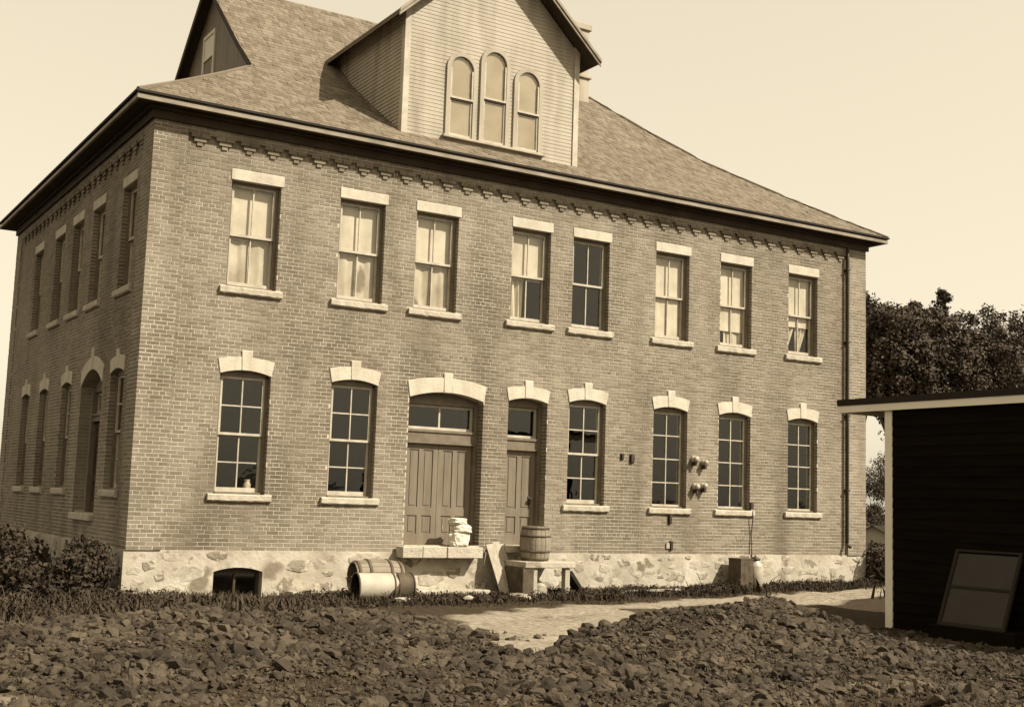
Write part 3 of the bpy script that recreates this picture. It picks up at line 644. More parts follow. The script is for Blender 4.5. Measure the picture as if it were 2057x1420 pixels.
# gablet on the left
gp = [(D + OV - q, ZE + rise_at(q) - 0.07) for q in ss if q >= SG - 0.3][::1]; gp = [(-OV + q, ZE + rise_at(q) - 0.07) for q in ss if q >= SG - 0.3] + gp[::-1][1:]
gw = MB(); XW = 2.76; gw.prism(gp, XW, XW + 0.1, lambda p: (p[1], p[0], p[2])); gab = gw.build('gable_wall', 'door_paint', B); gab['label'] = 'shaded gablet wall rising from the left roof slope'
vg = MB()
for sgn in (0, 1):
    for q0, q1 in zip([q for q in ss if q >= SG - 0.25][:-1], [q for q in ss if q >= SG - 0.25][1:]):
        y0, y1 = (-OV + q0, -OV + q1) if sgn == 0 else (D + OV - q0, D + OV - q1); h0, h1 = ZE + rise_at(q0), ZE + rise_at(q1)
        for xa, xb, dz0, dz1 in ((XG, XG + 0.05, -0.16, -0.005), (XG + 0.05, XW - 0.002, -0.05, -0.01)):
            i = len(vg.v); vg.v += [(xa, y0, h0 + dz0), (xb, y0, h0 + dz0), (xb, y0, h0 + dz1), (xa, y0, h0 + dz1), (xa, y1, h1 + dz0), (xb, y1, h1 + dz0), (xb, y1, h1 + dz1), (xa, y1, h1 + dz1)]
            vg.f += [(i, i+1, i+5, i+4), (i+1, i+2, i+6, i+5), (i+2, i+3, i+7, i+6), (i+3, i, i+4, i+7)]
vg.build('verge_board', 'soffit_shade_paint', gab)
gwn = MB(); gwn.box(XW - 0.04, XW + 0.0, 5.75, 6.75, 10.75, 10.83); gwn.box(XW - 0.035, XW, 5.85, 5.92, 10.83, 11.9); gwn.box(XW - 0.035, XW, 6.58, 6.65, 10.83, 11.9); gwn.box(XW - 0.035, XW, 5.92, 6.58, 11.82, 11.9); gwn.box(XW - 0.03, XW, 5.92, 6.58, 11.3, 11.35); gwn.build('window_frame', 'white_paint', gab)
sky_glint = MB(); sky_glint.box(XW - 0.012, XW - 0.006, 5.92, 6.58, 11.35, 11.82); sky_glint.build('roller_shade_or_glint', 'white_paint', gab)  # white sheet imitates sky reflected in the gable pane, no real blind here
# chimney
cy0, cy1, cx0, cx1 = 4.45, 5.05, 11.2, 11.86
chm = MB(); chm.box(cx0, cx1, cy0, cy1, 11.0, 12.25); chm.box(cx0 - 0.05, cx1 + 0.05, cy0 - 0.05, cy1 + 0.05, 12.25, 12.33); chm.box(cx0 + 0.02, cx1 - 0.02, cy0 + 0.02, cy1 - 0.02, 12.33, 13.5); chm.box(cx0 - 0.03, cx1 + 0.03, cy0 - 0.03, cy1 + 0.03, 13.5, 13.66)
ch = bevel(chm.build('chimney', 'clapboard', roof), 0.01); ch['label'] = 'pale chimney with a moulded band behind the dormer'

# ---- front dormer
ZD0, ZDE = 8.40, 10.97; XC = (DX0 + DX1) / 2; RK = 0.92; ZAP = ZDE + RK * (DX1 - XC)
dm = MB(); DB = 5.4
dm.prism([(DX0, ZD0), (DX1, ZD0), (DX1, ZDE), (XC, ZAP), (DX0, ZDE)], DY + 0.02, DB)
dor = dm.build('dormer', 'clapboard', B); dor['label'] = 'gabled dormer with pale clapboards and three round headed windows'
DW = [(5.93, 10.275), (6.68, 10.53), (7.46, 10.285)]; DHW = 0.255; DZ0 = 8.66; CW = 0.085
def hole_intervals(z, pad):
    r = []
    for c, zt in DW:
        zc = zt - DHW; h = DHW + pad
        if z < DZ0 - 0.02: continue
        if z <= zc: r.append((c - h, c + h))
        elif z < zc + h: q = math.sqrt(max(0.0, h * h - (z - zc) ** 2)); r.append((c - q, c + q))
    return r
z = ZD0; cl = 0.076
while z < ZAP - 0.05:
    z1 = min(z + cl, ZAP - 0.01)
    segs = []; K = 4
    for k in range(K):
        a, b = z + (z1 - z) * k / K, z + (z1 - z) * (k + 1) / K; zm = (a + b) / 2
        x0, x1 = DX0 + 0.10, DX1 - 0.10
        if zm > ZDE: q = (zm - ZDE) / RK; x0, x1 = DX0 + q + 0.02, DX1 - q - 0.02
        if x1 <= x0: continue
        d0, d1 = DY - 0.0065 * (1 - (a - z) / (z1 - z)), DY - 0.0065 * (1 - (b - z) / (z1 - z))
        for s_, e_ in free_intervals(x0, x1, hole_intervals(zm, CW - 0.03)):
            if e_ - s_ < 0.03: continue
            sg_ = next((g_ for g_ in segs if g_[0] < e_ and g_[1] > s_), None)
            if sg_ is None: sg_ = [s_, e_, MB()]; segs.append(sg_)
            sg_[0], sg_[1] = min(sg_[0], s_), max(sg_[1], e_)
            sg_[2].poly([(s_, d0, a), (e_, d0, a), (e_, d1, b), (s_, d1, b)])
            if k == 0: sg_[2].poly([(s_, d0, a), (s_, DY + 0.02, a), (e_, DY + 0.02, a), (e_, d0, a)])
    for g_ in segs: g_[2].build('clapboard', 'clapboard', dor)
    for xs, sg in ((DX0, -1), (DX1, 1)):
        if z1 < ZDE + 0.05:
            yb = min(SR, next((q for q in [i * 0.05 for i in range(140)] if ZE + rise_at(q) > z1), 5) - OV + 0.25)
            if yb > DY + 0.1:
                c2 = MB(); c2.poly([(xs + sg * 0.016, DY + 0.02, z), (xs + sg * 0.016, yb, z), (xs + sg * 0.002, yb, z1), (xs + sg * 0.002, DY + 0.02, z1)]); c2.poly([(xs + sg * 0.016, DY + 0.02, z), (xs + sg * 0.016, yb, z), (xs, yb, z), (xs, DY + 0.02, z)])
                c2.build('clapboard', 'clapboard', dor)
    z = z1
for xs, sg in ((DX0, 1), (DX1, -1)):
    c3 = MB(); c3.box(min(xs - sg * 0.022, xs + sg * 0.10), max(xs - sg * 0.022, xs + sg * 0.10), DY - 0.03, DY + 0.10, ZD0, ZDE + 0.1); c3.build('corner_board', 'sash_paint', dor)
for (c, zt) in DW:
    zc = zt - DHW; n = 18
    def ring(r, d): return [(c + r * math.cos(math.pi * i / n), d, zc + r * math.sin(math.pi * i / n)) for i in range(n + 1)]
    cs = MB()
    ro_, ri_ = ring(DHW + CW, 0), ring(DHW, 0)
    outl = [(c + DHW + CW, DZ0)] + [(p[0], p[2]) for p in ro_] + [(c - DHW - CW, DZ0)]; inl = [(c + DHW, DZ0)] + [(p[0], p[2]) for p in ri_] + [(c - DHW, DZ0)]
    d0, d1 = DY - 0.045, DY + 0.06
    if c == DW[1][0]: d0 -= 0.003
    for (p, q), (r, s_) in zip(zip(outl[:-1], outl[1:]), zip(inl[:-1], inl[1:])):
        cs.poly([(p[0], d0, p[1]), (q[0], d0, q[1]), (s_[0], d0, s_[1]), (r[0], d0, r[1])]); cs.poly([(p[0], d0, p[1]), (q[0], d0, q[1]), (q[0], DY + 0.01, q[1]), (p[0], DY + 0.01, p[1])]); cs.poly([(r[0], d0, r[1]), (s_[0], d0, s_[1]), (s_[0], d1, s_[1]), (r[0], d1, r[1])])
    wn_ = cs.build('window_casing', 'clapboard', dor)
    zm = DZ0 + (zt - DZ0) * 0.475
    sh_ = MB(); sh_.prism([(p[0], p[1]) for p in inl], DY + 0.012, DY + 0.018); sh_.build('roller_shade_or_glint', 'dormer_shade', dor)
    sa = MB()
    for a, b, dd in ((DZ0, zm, 0.0), (zm + 0.0, zc, -0.018)):
        sa.box(c - DHW, c - DHW + 0.035, DY - 0.018 + dd, DY + 0.01, a + 0.003, b, IDT); sa.box(c + DHW - 0.035, c + DHW, DY - 0.018 + dd, DY + 0.01, a + 0.003, b, IDT)
    sa.box(c - DHW + 0.035, c + DHW - 0.035, DY - 0.016, DY + 0.01, DZ0 + 0.003, DZ0 + 0.06)
    sa.box(c - DHW, c + DHW, DY - 0.045, DY + 0.008, zm - 0.012, zm + 0.025)
    sa.build('sash', 'sash_paint', dor)
    ra = MB(); ra.box(c - DHW, c + DHW, DY - 0.03, DY + 0.006, zm - 0.042, zm - 0.0125); ra.build('meeting_rail', 'soffit_shade_paint', dor)
    gp_ = MB(); gp_.prism([(p[0], p[1]) for p in inl], DY - 0.004, DY - 0.002); gp_.build('pane', 'glass', dor)
sl = MB(); sl.box(DW[0][0] - 0.40, DW[2][0] + 0.40, DY - 0.10, DY + 0.02, DZ0 - 0.055, DZ0 - 0.002); bevel(sl.build('sill', 'clapboard', dor), 0.008)
# dormer roof with eaves and verge
dr = MB(); OE = 0.30; OF = 0.34; th = 0.10
ZEE = ZDE - RK * OE
for sg in (-1, 1):
    hwid = (DX1 - XC) + OE
    xe = XC + sg * hwid
    y0, y1 = DY - OF, DB + 0.3
    i = len(dr.v)
    dr.v += [(XC, y0, ZAP + th), (XC, y1, ZAP + th), (xe, y1, ZEE + th), (xe, y0, ZEE + th), (XC, y0, ZAP + 0.004), (XC, y1, ZAP + 0.004), (xe, y1, ZEE + 0.004), (xe, y0, ZEE + 0.004)]
    dr.f += [(i, i+1, i+2, i+3), (i+4, i+7, i+6, i+5), (i, i+3, i+7, i+4), (i+3, i+2, i+6, i+7), (i+1, i+5, i+6, i+2)]
dr.build('dormer_roof', 'shingle', dor)
vb = MB()
for sg in (-1, 1):
    hwid = (DX1 - XC) + OE
    for off, y0, y1, t0, t1 in ((0.0, DY - OF - 0.03, DY - OF - 0.002, -0.03, 0.085), (0.0, DY - OF - 0.055, DY - OF - 0.031, 0.045, 0.115)):
        i = len(vb.v); xe = XC + sg * (hwid + 0.02)
        ze = ZAP - RK * (hwid + 0.02)
        vb.v += [(XC, y0, ZAP + t0), (xe, y0, ze + t0), (xe, y0, ze + t1), (XC, y0, ZAP + t1), (XC, y1, ZAP + t0), (xe, y1, ze + t0), (xe, y1, ze + t1), (XC, y1, ZAP + t1)]
        vb.f += [(i, i+1, i+2, i+3), (i, i+4, i+5, i+1), (i+1, i+5, i+6, i+2), (i+3, i+2, i+6, i+7), (i+4, i+7, i+6, i+5)]
vb.build('verge_board', 'eave_paint', dor)
vs2 = MB()
for sg in (-1, 1):                                    # boarded underside, eave shade held in its dark colour
    hwid = (DX1 - XC) + OE; xe = XC + sg * (hwid - 0.005)
    i = len(vs2.v); ze = ZAP - RK * (hwid - 0.005); x2 = XC + sg * 0.02
    vs2.v += [(x2, DY - OF, ZAP - 0.02), (x2, DB, ZAP - 0.02), (xe, DB, ze), (xe, DY - OF, ze), ]
    vs2.f += [(i, i+1, i+2, i+3)]
vs2.build('dormer_soffit', 'soffit_shade_paint', dor)
bk = MB()
for sg in (-1, 1): bk.prism([(XC + sg * 1.62, ZDE + 0.05), (XC + sg * 1.55, ZDE - 0.0), (XC + sg * 1.62, ZDE - 0.42), (XC + sg * 1.70, ZDE - 0.05)], DY - 0.05, DY - 0.016)
# ---- downspout, insulators, vents, wire
ds = MB(); ds.tube([(16.17, -0.075, 7.96), (16.17, -0.085, 7.5), (16.17, -0.085, 1.05), (16.15, -0.12, 0.98), (16.14, -0.2, 0.94)], 0.038, 10); dso = ds.build('downspout', 'pipe', B, True)
bk2 = MB()
for z in (7.3, 5.6, 3.9, 2.2): bk2.box(16.12, 16.22, -0.13, 0.0, z, z + 0.03)
bk2.build('bracket', 'iron', dso)
for x, z in ((11.67, 2.72), (11.93, 2.66), (11.71, 2.15), (11.92, 2.17)):
    s_ = U(0.68, 0.85)
    im_ = MB(); im_.lathe([(0.0, -0.01), (0.05*s_, 0.0), (0.085*s_, 0.02), (0.09*s_, 0.06), (0.06*s_, 0.08), (0.05*s_, 0.10), (0.075*s_, 0.115), (0.075*s_, 0.15), (0.04*s_, 0.17), (0.0, 0.17)], 16, lambda p: (x + p[0], -p[2], z + p[1]), False); io = im_.build('insulator', 'porcelain', B, True)
    im2 = MB(); im2.box(x - 0.02, x + 0.03, -0.12, 0.0, z - 0.14, z - 0.06); im2.build('bracket', 'iron', io)
for x, z, w_, h_ in ((9.82, 2.69, 0.05, 0.09), (10.07, 2.66, 0.08, 0.15), (11.08, 1.46, 0.06, 0.17), (11.12, 0.92, 0.05, 0.16)):
    v_ = MB(); v_.box(x - w_ / 2, x + w_ / 2, -0.05, 0.01, z - h_ / 2, z + h_ / 2); v_.box(x - w_ / 2 - 0.015, x + w_ / 2 + 0.015, -0.015, 0.01, z - h_ / 2 - 0.015, z + h_ / 2 + 0.015); v_.build('wall_iron', 'iron', B)
v_ = MB(); v_.box(10.99, 11.07, -0.03, 0.0, 0.86, 0.97); v_.build('wall_plate', 'porcelain', B)
v_ = MB(); v_.tube([(13.31, -0.06, 1.68), (13.31, -0.07, 1.5), (13.312, -0.02, 1.2), (13.31, -0.045, 0.75), (13.31, -0.06, 0.62)], 0.012, 6); v_.box(13.27, 13.34, -0.06, 0.0, 1.72, 1.86); v_.build('cable', 'iron', B)

# ---- steps
for a, b, t in ((4.80, 5.20, 0.0), (5.212, 5.70, 0.01), (5.712, 6.45, -0.004)):
    st = MB(); st.box(a, b, -0.32 + t, -0.035, 0.655, 0.855 + t * 0.3); bevel(st.build('door_step', 'sill_stone', B), 0.014, 2)
for a, b, z_ in ((4.97, 6.53, 0.868), (7.095, 7.98, 0.888)): st = MB(); st.box(a, b, -0.032, 0.30, 0.76, z_); bevel(st.build('threshold', 'sill_stone', B), 0.008)
st = MB(); st.box(7.02, 7.62, -0.24, -0.035, 0.76, 0.885); bevel(st.build('door_step', 'sill_stone', B), 0.012)
for a, b in ((2.75, 4.0), (4.98, 6.62)):
    ap = MB(); ap.box(a, b, -0.36, -0.035, -0.1, 0.085); bevel(ap.build('footing', 'limewash', B), 0.02, 2)

# ------------------------------------------------------------------ yard things by the wall
random.seed(11)
# hollow stone stoop in front of the single door
S = empty('stone_stoop', (7.3, -0.6, 0)); tag(S, 'low hollow stone stoop with dark opening in front of the single door', 'stoop')
LS = lambda p: (p[0] - 7.3, p[1] + 0.6, p[2])
for nm, mn, bx in (('slab', 'limewash', (6.96, 8.06, -1.0, -0.06, 0.52, 0.63)), ('side_block', 'rust', (6.92, 7.16, -0.98, -0.10, -0.1, 0.517)), ('side_block', 'limewash', (7.162, 7.25, -0.96, -0.10, -0.1, 0.517)), ('post', 'plank', (7.86, 7.97, -0.96, -0.83, -0.1, 0.517))):
    mb = MB(); mb.box(*bx, LS); bevel(mb.build(nm, mn, S), 0.015, 2)
mb = MB(); mb.prism([(8.0, 0.42), (8.35, 0.0), (8.42, 0.0), (8.06, 0.46)], -0.9, -0.6, LS); mb.build('brace', 'tar', S)
def stone_thing(name, loc, r, label, mt='limewash', cat='stone'):
    bm = bmesh.new(); bmesh.ops.create_icosphere(bm, subdivisions=2, radius=1.0)
    o3 = Vector((rnd() * 50, rnd() * 50, 0))
    for v in bm.verts:
        k = 1 + 0.35 * mnoise.noise(v.co * 1.3 + o3); v.co = Vector((v.co.x * r[0] * k, v.co.y * r[1] * k, max(-0.6, v.co.z) * r[2] * k))
    me = bpy.data.meshes.new(name); bm.to_mesh(me); bm.free(); me.materials.append(M[mt]); o = bpy.data.objects.new(name, me); COL.objects.link(o); o.location = loc; tag(o, label, cat); return o
stone_thing('stone', (7.46, -0.7, 0.1), (0.17, 0.14, 0.16), 'pale rounded stone lying inside the hollow stoop')
# staved barrel builder: along local z, centred on its base
def barrel(name, h, r, rb, label, loc, rot=None, open_end=False, mt='cask_wood', group=None):
    E = empty(name, loc)
    if rot: E.rotation_euler = rot
    n = 18
    for i in range(n):
        t0, t1 = 2 * math.pi * i / n + 0.012, 2 * math.pi * (i + 1) / n - 0.012; mb = MB(); K = 8; dr_ = U(-0.003, 0.003)
        for k in range(K + 1):
            v = k / K; rr = r + (rb - r) * (1 - (2 * v - 1) ** 2) + dr_; z_ = h * v
            mb.v += [(rr * math.cos(t0), rr * math.sin(t0), z_), (rr * math.cos((t0+t1)/2) * 1.006, rr * math.sin((t0+t1)/2) * 1.006, z_), (rr * math.cos(t1), rr * math.sin(t1), z_), ((rr - 0.022) * math.cos(t1), (rr - 0.022) * math.sin(t1), z_), ((rr - 0.022) * math.cos(t0), (rr - 0.022) * math.sin(t0), z_)]
        for k in range(K):
            for j in range(5): a, b = k * 5 + j, k * 5 + (j + 1) % 5; mb.f.append((a, b, b + 5, a + 5))
        mb.f.append((4, 3, 2, 1, 0)); mb.f.append(tuple(K * 5 + q for q in range(5)))
        mb.build('stave', mt, E)
    for v in (0.06, 0.28, 0.72, 0.94):
        mb = MB(); rr0 = r + (rb - r) * (1 - (2 * (v - 0.03) - 1) ** 2); rr1 = r + (rb - r) * (1 - (2 * (v + 0.03) - 1) ** 2)
        mb.lathe([(rr0 - 0.004, h * (v - 0.03)), (rr0 + 0.010, h * (v - 0.03)), (rr1 + 0.010, h * (v + 0.03)), (rr1 - 0.004, h * (v + 0.03))], 28, cap=False); mb.build('hoop', 'rust', E, True)
    for z_ in ((0.04, h - 0.04) if not open_end else (h - 0.04,)):
        mb = MB(); mb.lathe([(0.001, z_ - 0.008), (r - 0.015, z_ - 0.008), (r - 0.015, z_ + 0.008), (0.001, z_ + 0.008)], 24, cap=False); mb.build('head', mt, E)
    tag(E, label, 'barrel', group); return E
barrel('barrel', 0.64, 0.245, 0.29, 'wooden barrel standing upright on the stone stoop', (7.42, -0.58, 0.63))
barrel('barrel', 0.86, 0.27, 0.315, 'open wooden barrel lying on its side behind the painted drum', (3.66, -0.72, 0.345), (R(90), 0, R(90) + R(-4)), True)
# painted steel drum lying in front
Dm = empty('drum', (3.48, -1.27, 0.225), 0); Dm.rotation_euler = (R(90), 0, R(90) - R(6)); tag(Dm, 'half white painted steel drum lying in the weeds beside the wooden barrel', 'drum')
rD = 0.235
mb = MB(); mb.lathe([(rD, 0.0), (rD, 0.38)], 32, cap=False); mb.build('body', 'drum_white', Dm, True)
mb = MB(); mb.lathe([(rD - 0.001, 0.381), (rD - 0.001, 0.96)], 32, cap=False); mb.build('body', 'rust', Dm, True)
mb = MB()                                              # ragged edge of the white coat
n = 40
for i in range(n + 1):
    t = 2 * math.pi * i / n; e = 0.52 + 0.16 * math.sin(t - 0.6) + 0.03 * math.sin(5 * t)
    mb.v += [((rD + 0.0015) * math.cos(t), (rD + 0.0015) * math.sin(t), 0.37), ((rD + 0.0015) * math.cos(t), (rD + 0.0015) * math.sin(t), e)]
for i in range(n): mb.f.append((2*i, 2*i+2, 2*i+3, 2*i+1))
mb.build('paint_coat', 'drum_white', Dm, True)
for z_, mt in ((0.0, 'rust'), (0.96, 'rust'), (0.62, 'rust'), (0.70, 'rust')):
    mb = MB(); mb.lathe([(rD - 0.01, z_ - 0.012), (rD + 0.012, z_ - 0.012), (rD + 0.012, z_ + 0.012), (rD - 0.01, z_ + 0.012)], 32, cap=False); mb.build('hoop', mt, Dm, True)
mb = MB(); mb.lathe([(rD - 0.006, 0.0), (rD - 0.006, 0.45), (0.001, 0.45)], 28, cap=False); mb.build('inside', 'tar', Dm); mb = MB(); mb.lathe([(0.001, 0.94), (rD - 0.005, 0.94)], 28, cap=False); mb.build('end', 'rust', Dm)  # black inside carries the shade of the drum's open end
# bundles on the step
def bundle(loc, r, rz, label, mt='paper'):
    bm = bmesh.new(); bmesh.ops.create_cube(bm, size=2.0); bmesh.ops.subdivide_edges(bm, edges=bm.edges[:], cuts=5, use_grid_fill=True)
    o3 = Vector((rnd() * 50, rnd() * 50, rnd() * 50))
    for v in bm.verts:
        c = v.co; k = (abs(c.x) ** 4 + abs(c.y) ** 4 + abs(c.z) ** 4) ** 0.25; c = c / k
        c = c * (1 + 0.22 * mnoise.noise(c * 1.9 + o3) + 0.14 * abs(mnoise.noise(c * 4.5 + o3))); v.co = Vector((c.x * r[0], c.y * r[1], c.z * r[2]))
    me = bpy.data.meshes.new('bundle'); bm.to_mesh(me); bm.free(); me.materials.append(M[mt])
    o = bpy.data.objects.new('bundle', me); COL.objects.link(o); o.location = loc; o.rotation_euler = (U(-0.06, 0.06), U(-0.06, 0.06), rz); tag(o, label, 'bundle', 'bundles stacked on the door step')
bundle((6.02, -0.15, 0.985), (0.19, 0.13, 0.13), 0.1, 'crumpled white bundle at the bottom of the stack on the step')
bundle((6.07, -0.15, 1.18), (0.17, 0.13, 0.085), -0.1, 'crumpled white bundle in the middle of the stack on the step')
bundle((5.99, -0.14, 1.31), (0.155, 0.12, 0.065), 0.2, 'crumpled white bundle on top of the stack on the step')
# planks leaning between the door steps
for i, (x, w_, tl, lb) in enumerate(((6.80, 0.15, R(-8), 'weathered plank leaning at the wall, nearest the double door'), (6.88, 0.15, R(-3), 'middle of the weathered planks leaning by the stoop'), (6.96, 0.14, R(1), 'weathered plank leaning at the wall, nearest the stoop'))):
    o = MB(); hgt = U(0.98, 1.04); o.box(-w_ / 2, w_ / 2, -0.012, 0.012, 0, hgt); P = bevel(o.build('plank', 'plank'), 0.004)
    P.location = (x, -0.56 + 0.028 * i, 0.0); P.rotation_euler = (-math.atan2(0.42, 0.92), tl, R(-2)); tag(P, lb, 'plank', 'planks leaning on the wall')
# flat stones and plank ends lying in the weeds
for x, y, sx_, sy_, lb in ((6.75, -1.1, 0.22, 0.1, 'thin flat stone on the dirt below the leaning planks'), (6.6, -1.55, 0.14, 0.09, 'flat pale stone in the dirt in front of the leaning planks'), (4.05, -1.85, 0.17, 0.06, 'small pale brickbat in front of the drum'), (5.35, -1.75, 0.10, 0.06, 'small pale stone in the weeds before the double door')):
    stone_thing('flat_stone', (x, y, base_h(x, y) + 0.05), (sx_, sy_, 0.045), lb)
pk = MB(); pk.box(-0.7, 0.7, -0.05, 0.05, 0, 0.04); pko = pk.build('plank', 'plank'); pko.location = (9.9, -0.95, 0.07); pko.rotation_euler = (0, R(-1), R(2)); tag(pko, 'long pale plank lying flat in the weeds below the wall', 'plank')
# box and milk can by the right end
bx = empty('wooden_box', (12.72, -0.36, base_h(12.7, -0.4))); tag(bx, 'dark narrow wooden box standing against the pale foundation beside the can', 'box')
for k in range(3): mb = MB(); mb.box(-0.17 + 0.115 * k, -0.06 + 0.115 * k, -0.19, -0.165, 0, 0.62); mb.build('board', 'rust', bx)
for sx_ in (-1, 1): mb = MB(); mb.box(min(sx_ * 0.172, sx_ * 0.15), max(sx_ * 0.172, sx_ * 0.15), -0.164, 0.19, 0, 0.62); mb.build('side', 'rust', bx)
mb = MB(); mb.box(-0.18, 0.18, -0.195, 0.2, 0.621, 0.645); mb.build('lid', 'rust', bx)
cn = empty('milk_can', (13.07, -0.42, base_h(13.1, -0.4) - 0.01)); tag(cn, 'pale metal can with domed lid and handles beside the dark box', 'can')
mb = MB(); mb.lathe([(0.155, 0.0), (0.165, 0.01), (0.165, 0.50), (0.15, 0.54), (0.09, 0.60), (0.085, 0.64)], 28); mb.build('body', 'porcelain', cn, True)
mb = MB(); mb.lathe([(0.105, 0.63), (0.11, 0.655), (0.05, 0.69), (0.02, 0.70), (0.02, 0.73), (0.001, 0.735)], 24); mb.build('lid', 'iron', cn, True)
for sg in (-1, 1): mb = MB(); mb.tube([(sg * 0.14, 0, 0.54), (sg * 0.2, 0, 0.53), (sg * 0.205, 0, 0.42), (sg * 0.165, 0, 0.40)], 0.012, 6); mb.build('handle', 'iron', cn)
mb = MB(); mb.lathe([(0.168, 0.06), (0.172, 0.06), (0.172, 0.09), (0.168, 0.09)], 28, cap=False); mb.build('hoop', 'iron', cn)
# jar inside the first ground floor window
jr = empty('jar', (2.06, 0.26, LSILL + 0.04)); tag(jr, 'small white jar on the sill inside the leftmost ground floor window', 'jar')
mb = MB(); mb.lathe([(0.055, 0.0), (0.065, 0.02), (0.065, 0.14), (0.045, 0.17), (0.045, 0.19)], 16); mb.build('body', 'porcelain', jr, True)
mb = MB(); mb.lathe([(0.05, 0.19), (0.05, 0.215)], 16); mb.build('lid', 'plank', jr)

# ------------------------------------------------------------------ shed at the right
SX = 9.63; SY = -7.03; SN = -11.6; SW = 4.0
sh_e = empty('shed', (SX, SY, 0)); tag(sh_e, 'black boarded shed with white corner board and flat overhanging roof', 'shed')
LH = lambda p: (p[0] - SX, p[1] - SY, p[2])
mb = MB(); mb.box(SX + 0.03, SX + SW, SN, SY - 0.01, -0.2, 3.30, LH); core = mb.build('wall', 'black_wall', sh_e)
z = -0.05; k = 0
while z < 3.28:
    z1 = min(z + 0.155, 3.29); mb = MB()
    pts = [(SX + 0.03, z), (SX - 0.002, z), (SX + 0.012, z1), (SX + 0.03, z1)]
    mb.prism(pts, SN, SY - 0.115, lambda p: LH((p[0], p[1], p[2]))); mb.build('siding_board', 'black_wall', core)
    z = z1
mb = MB(); mb.box(SX - 0.012, SX + 0.03, SY - 0.113, SY, -0.1, 3.30, LH); mb.box(SX - 0.010, SX + 0.10, SY + 0.0, SY + 0.025, -0.1, 3.30, LH); mb.build('corner_board', 'lifted_white', sh_e)
mb = MB(); mb.box(SX - 0.10, SX + SW + 0.3, SN - 0.3, SY + 0.93, 3.40, 3.50, LH); mb.build('roof', 'tar', sh_e)
mb = MB(); mb.box(SX - 0.085, SX - 0.055, SN - 0.2, SY + 0.915, 3.29, 3.398, LH); mb.box(SX - 0.055, SX + SW, SY + 0.89, SY + 0.915, 3.29, 3.398, LH); mb.build('fascia', 'lifted_white', sh_e)
mb = MB(); mb.box(SX - 0.05, SX - 0.015, SN - 0.2, SY + 0.88, 3.37, 3.39, LH); mb.box(SX - 0.015, SX + SW, SY + 0.03, SY + 0.88, 3.37, 3.39, LH); mb.build('soffit', 'lifted_white', sh_e)
# window sash leaning on the shed wall
se = empty('old_sash', (SX - 0.42, -8.85, 0.20)); tag(se, 'dark two light window sash leaning against the black shed wall', 'window sash')
se.rotation_euler = (0, R(22), 0)
TW = lambda p: (p[1], p[0], p[2])
mb = MB(); bars(mb, TW, -0.55, 0.55, 0.0, 1.15, 0.0, 0.04, 1, 2, 0.05, 0.04); mb.build('frame', 'tar', se)
lb_ = MB(); lb_.box(SX - 0.50, SX - 0.01, -9.6, -8.22, 0.0, 0.20); lo_ = bevel(lb_.build('low_ledge', 'black_wall'), 0.01); tag(lo_, 'low black ledge at the foot of the shed wall under the leaning sash', 'ledge')
for z0_, z1_ in ((0.05, 0.555), (0.595, 1.10)): mb = MB(); mb.box(-0.50, 0.50, 0.018, 0.022, z0_, z1_, TW); mb.build('pane', mat('dusty_glass', 0.012, 0.02, 5, 0.45, spec=0.4), se)

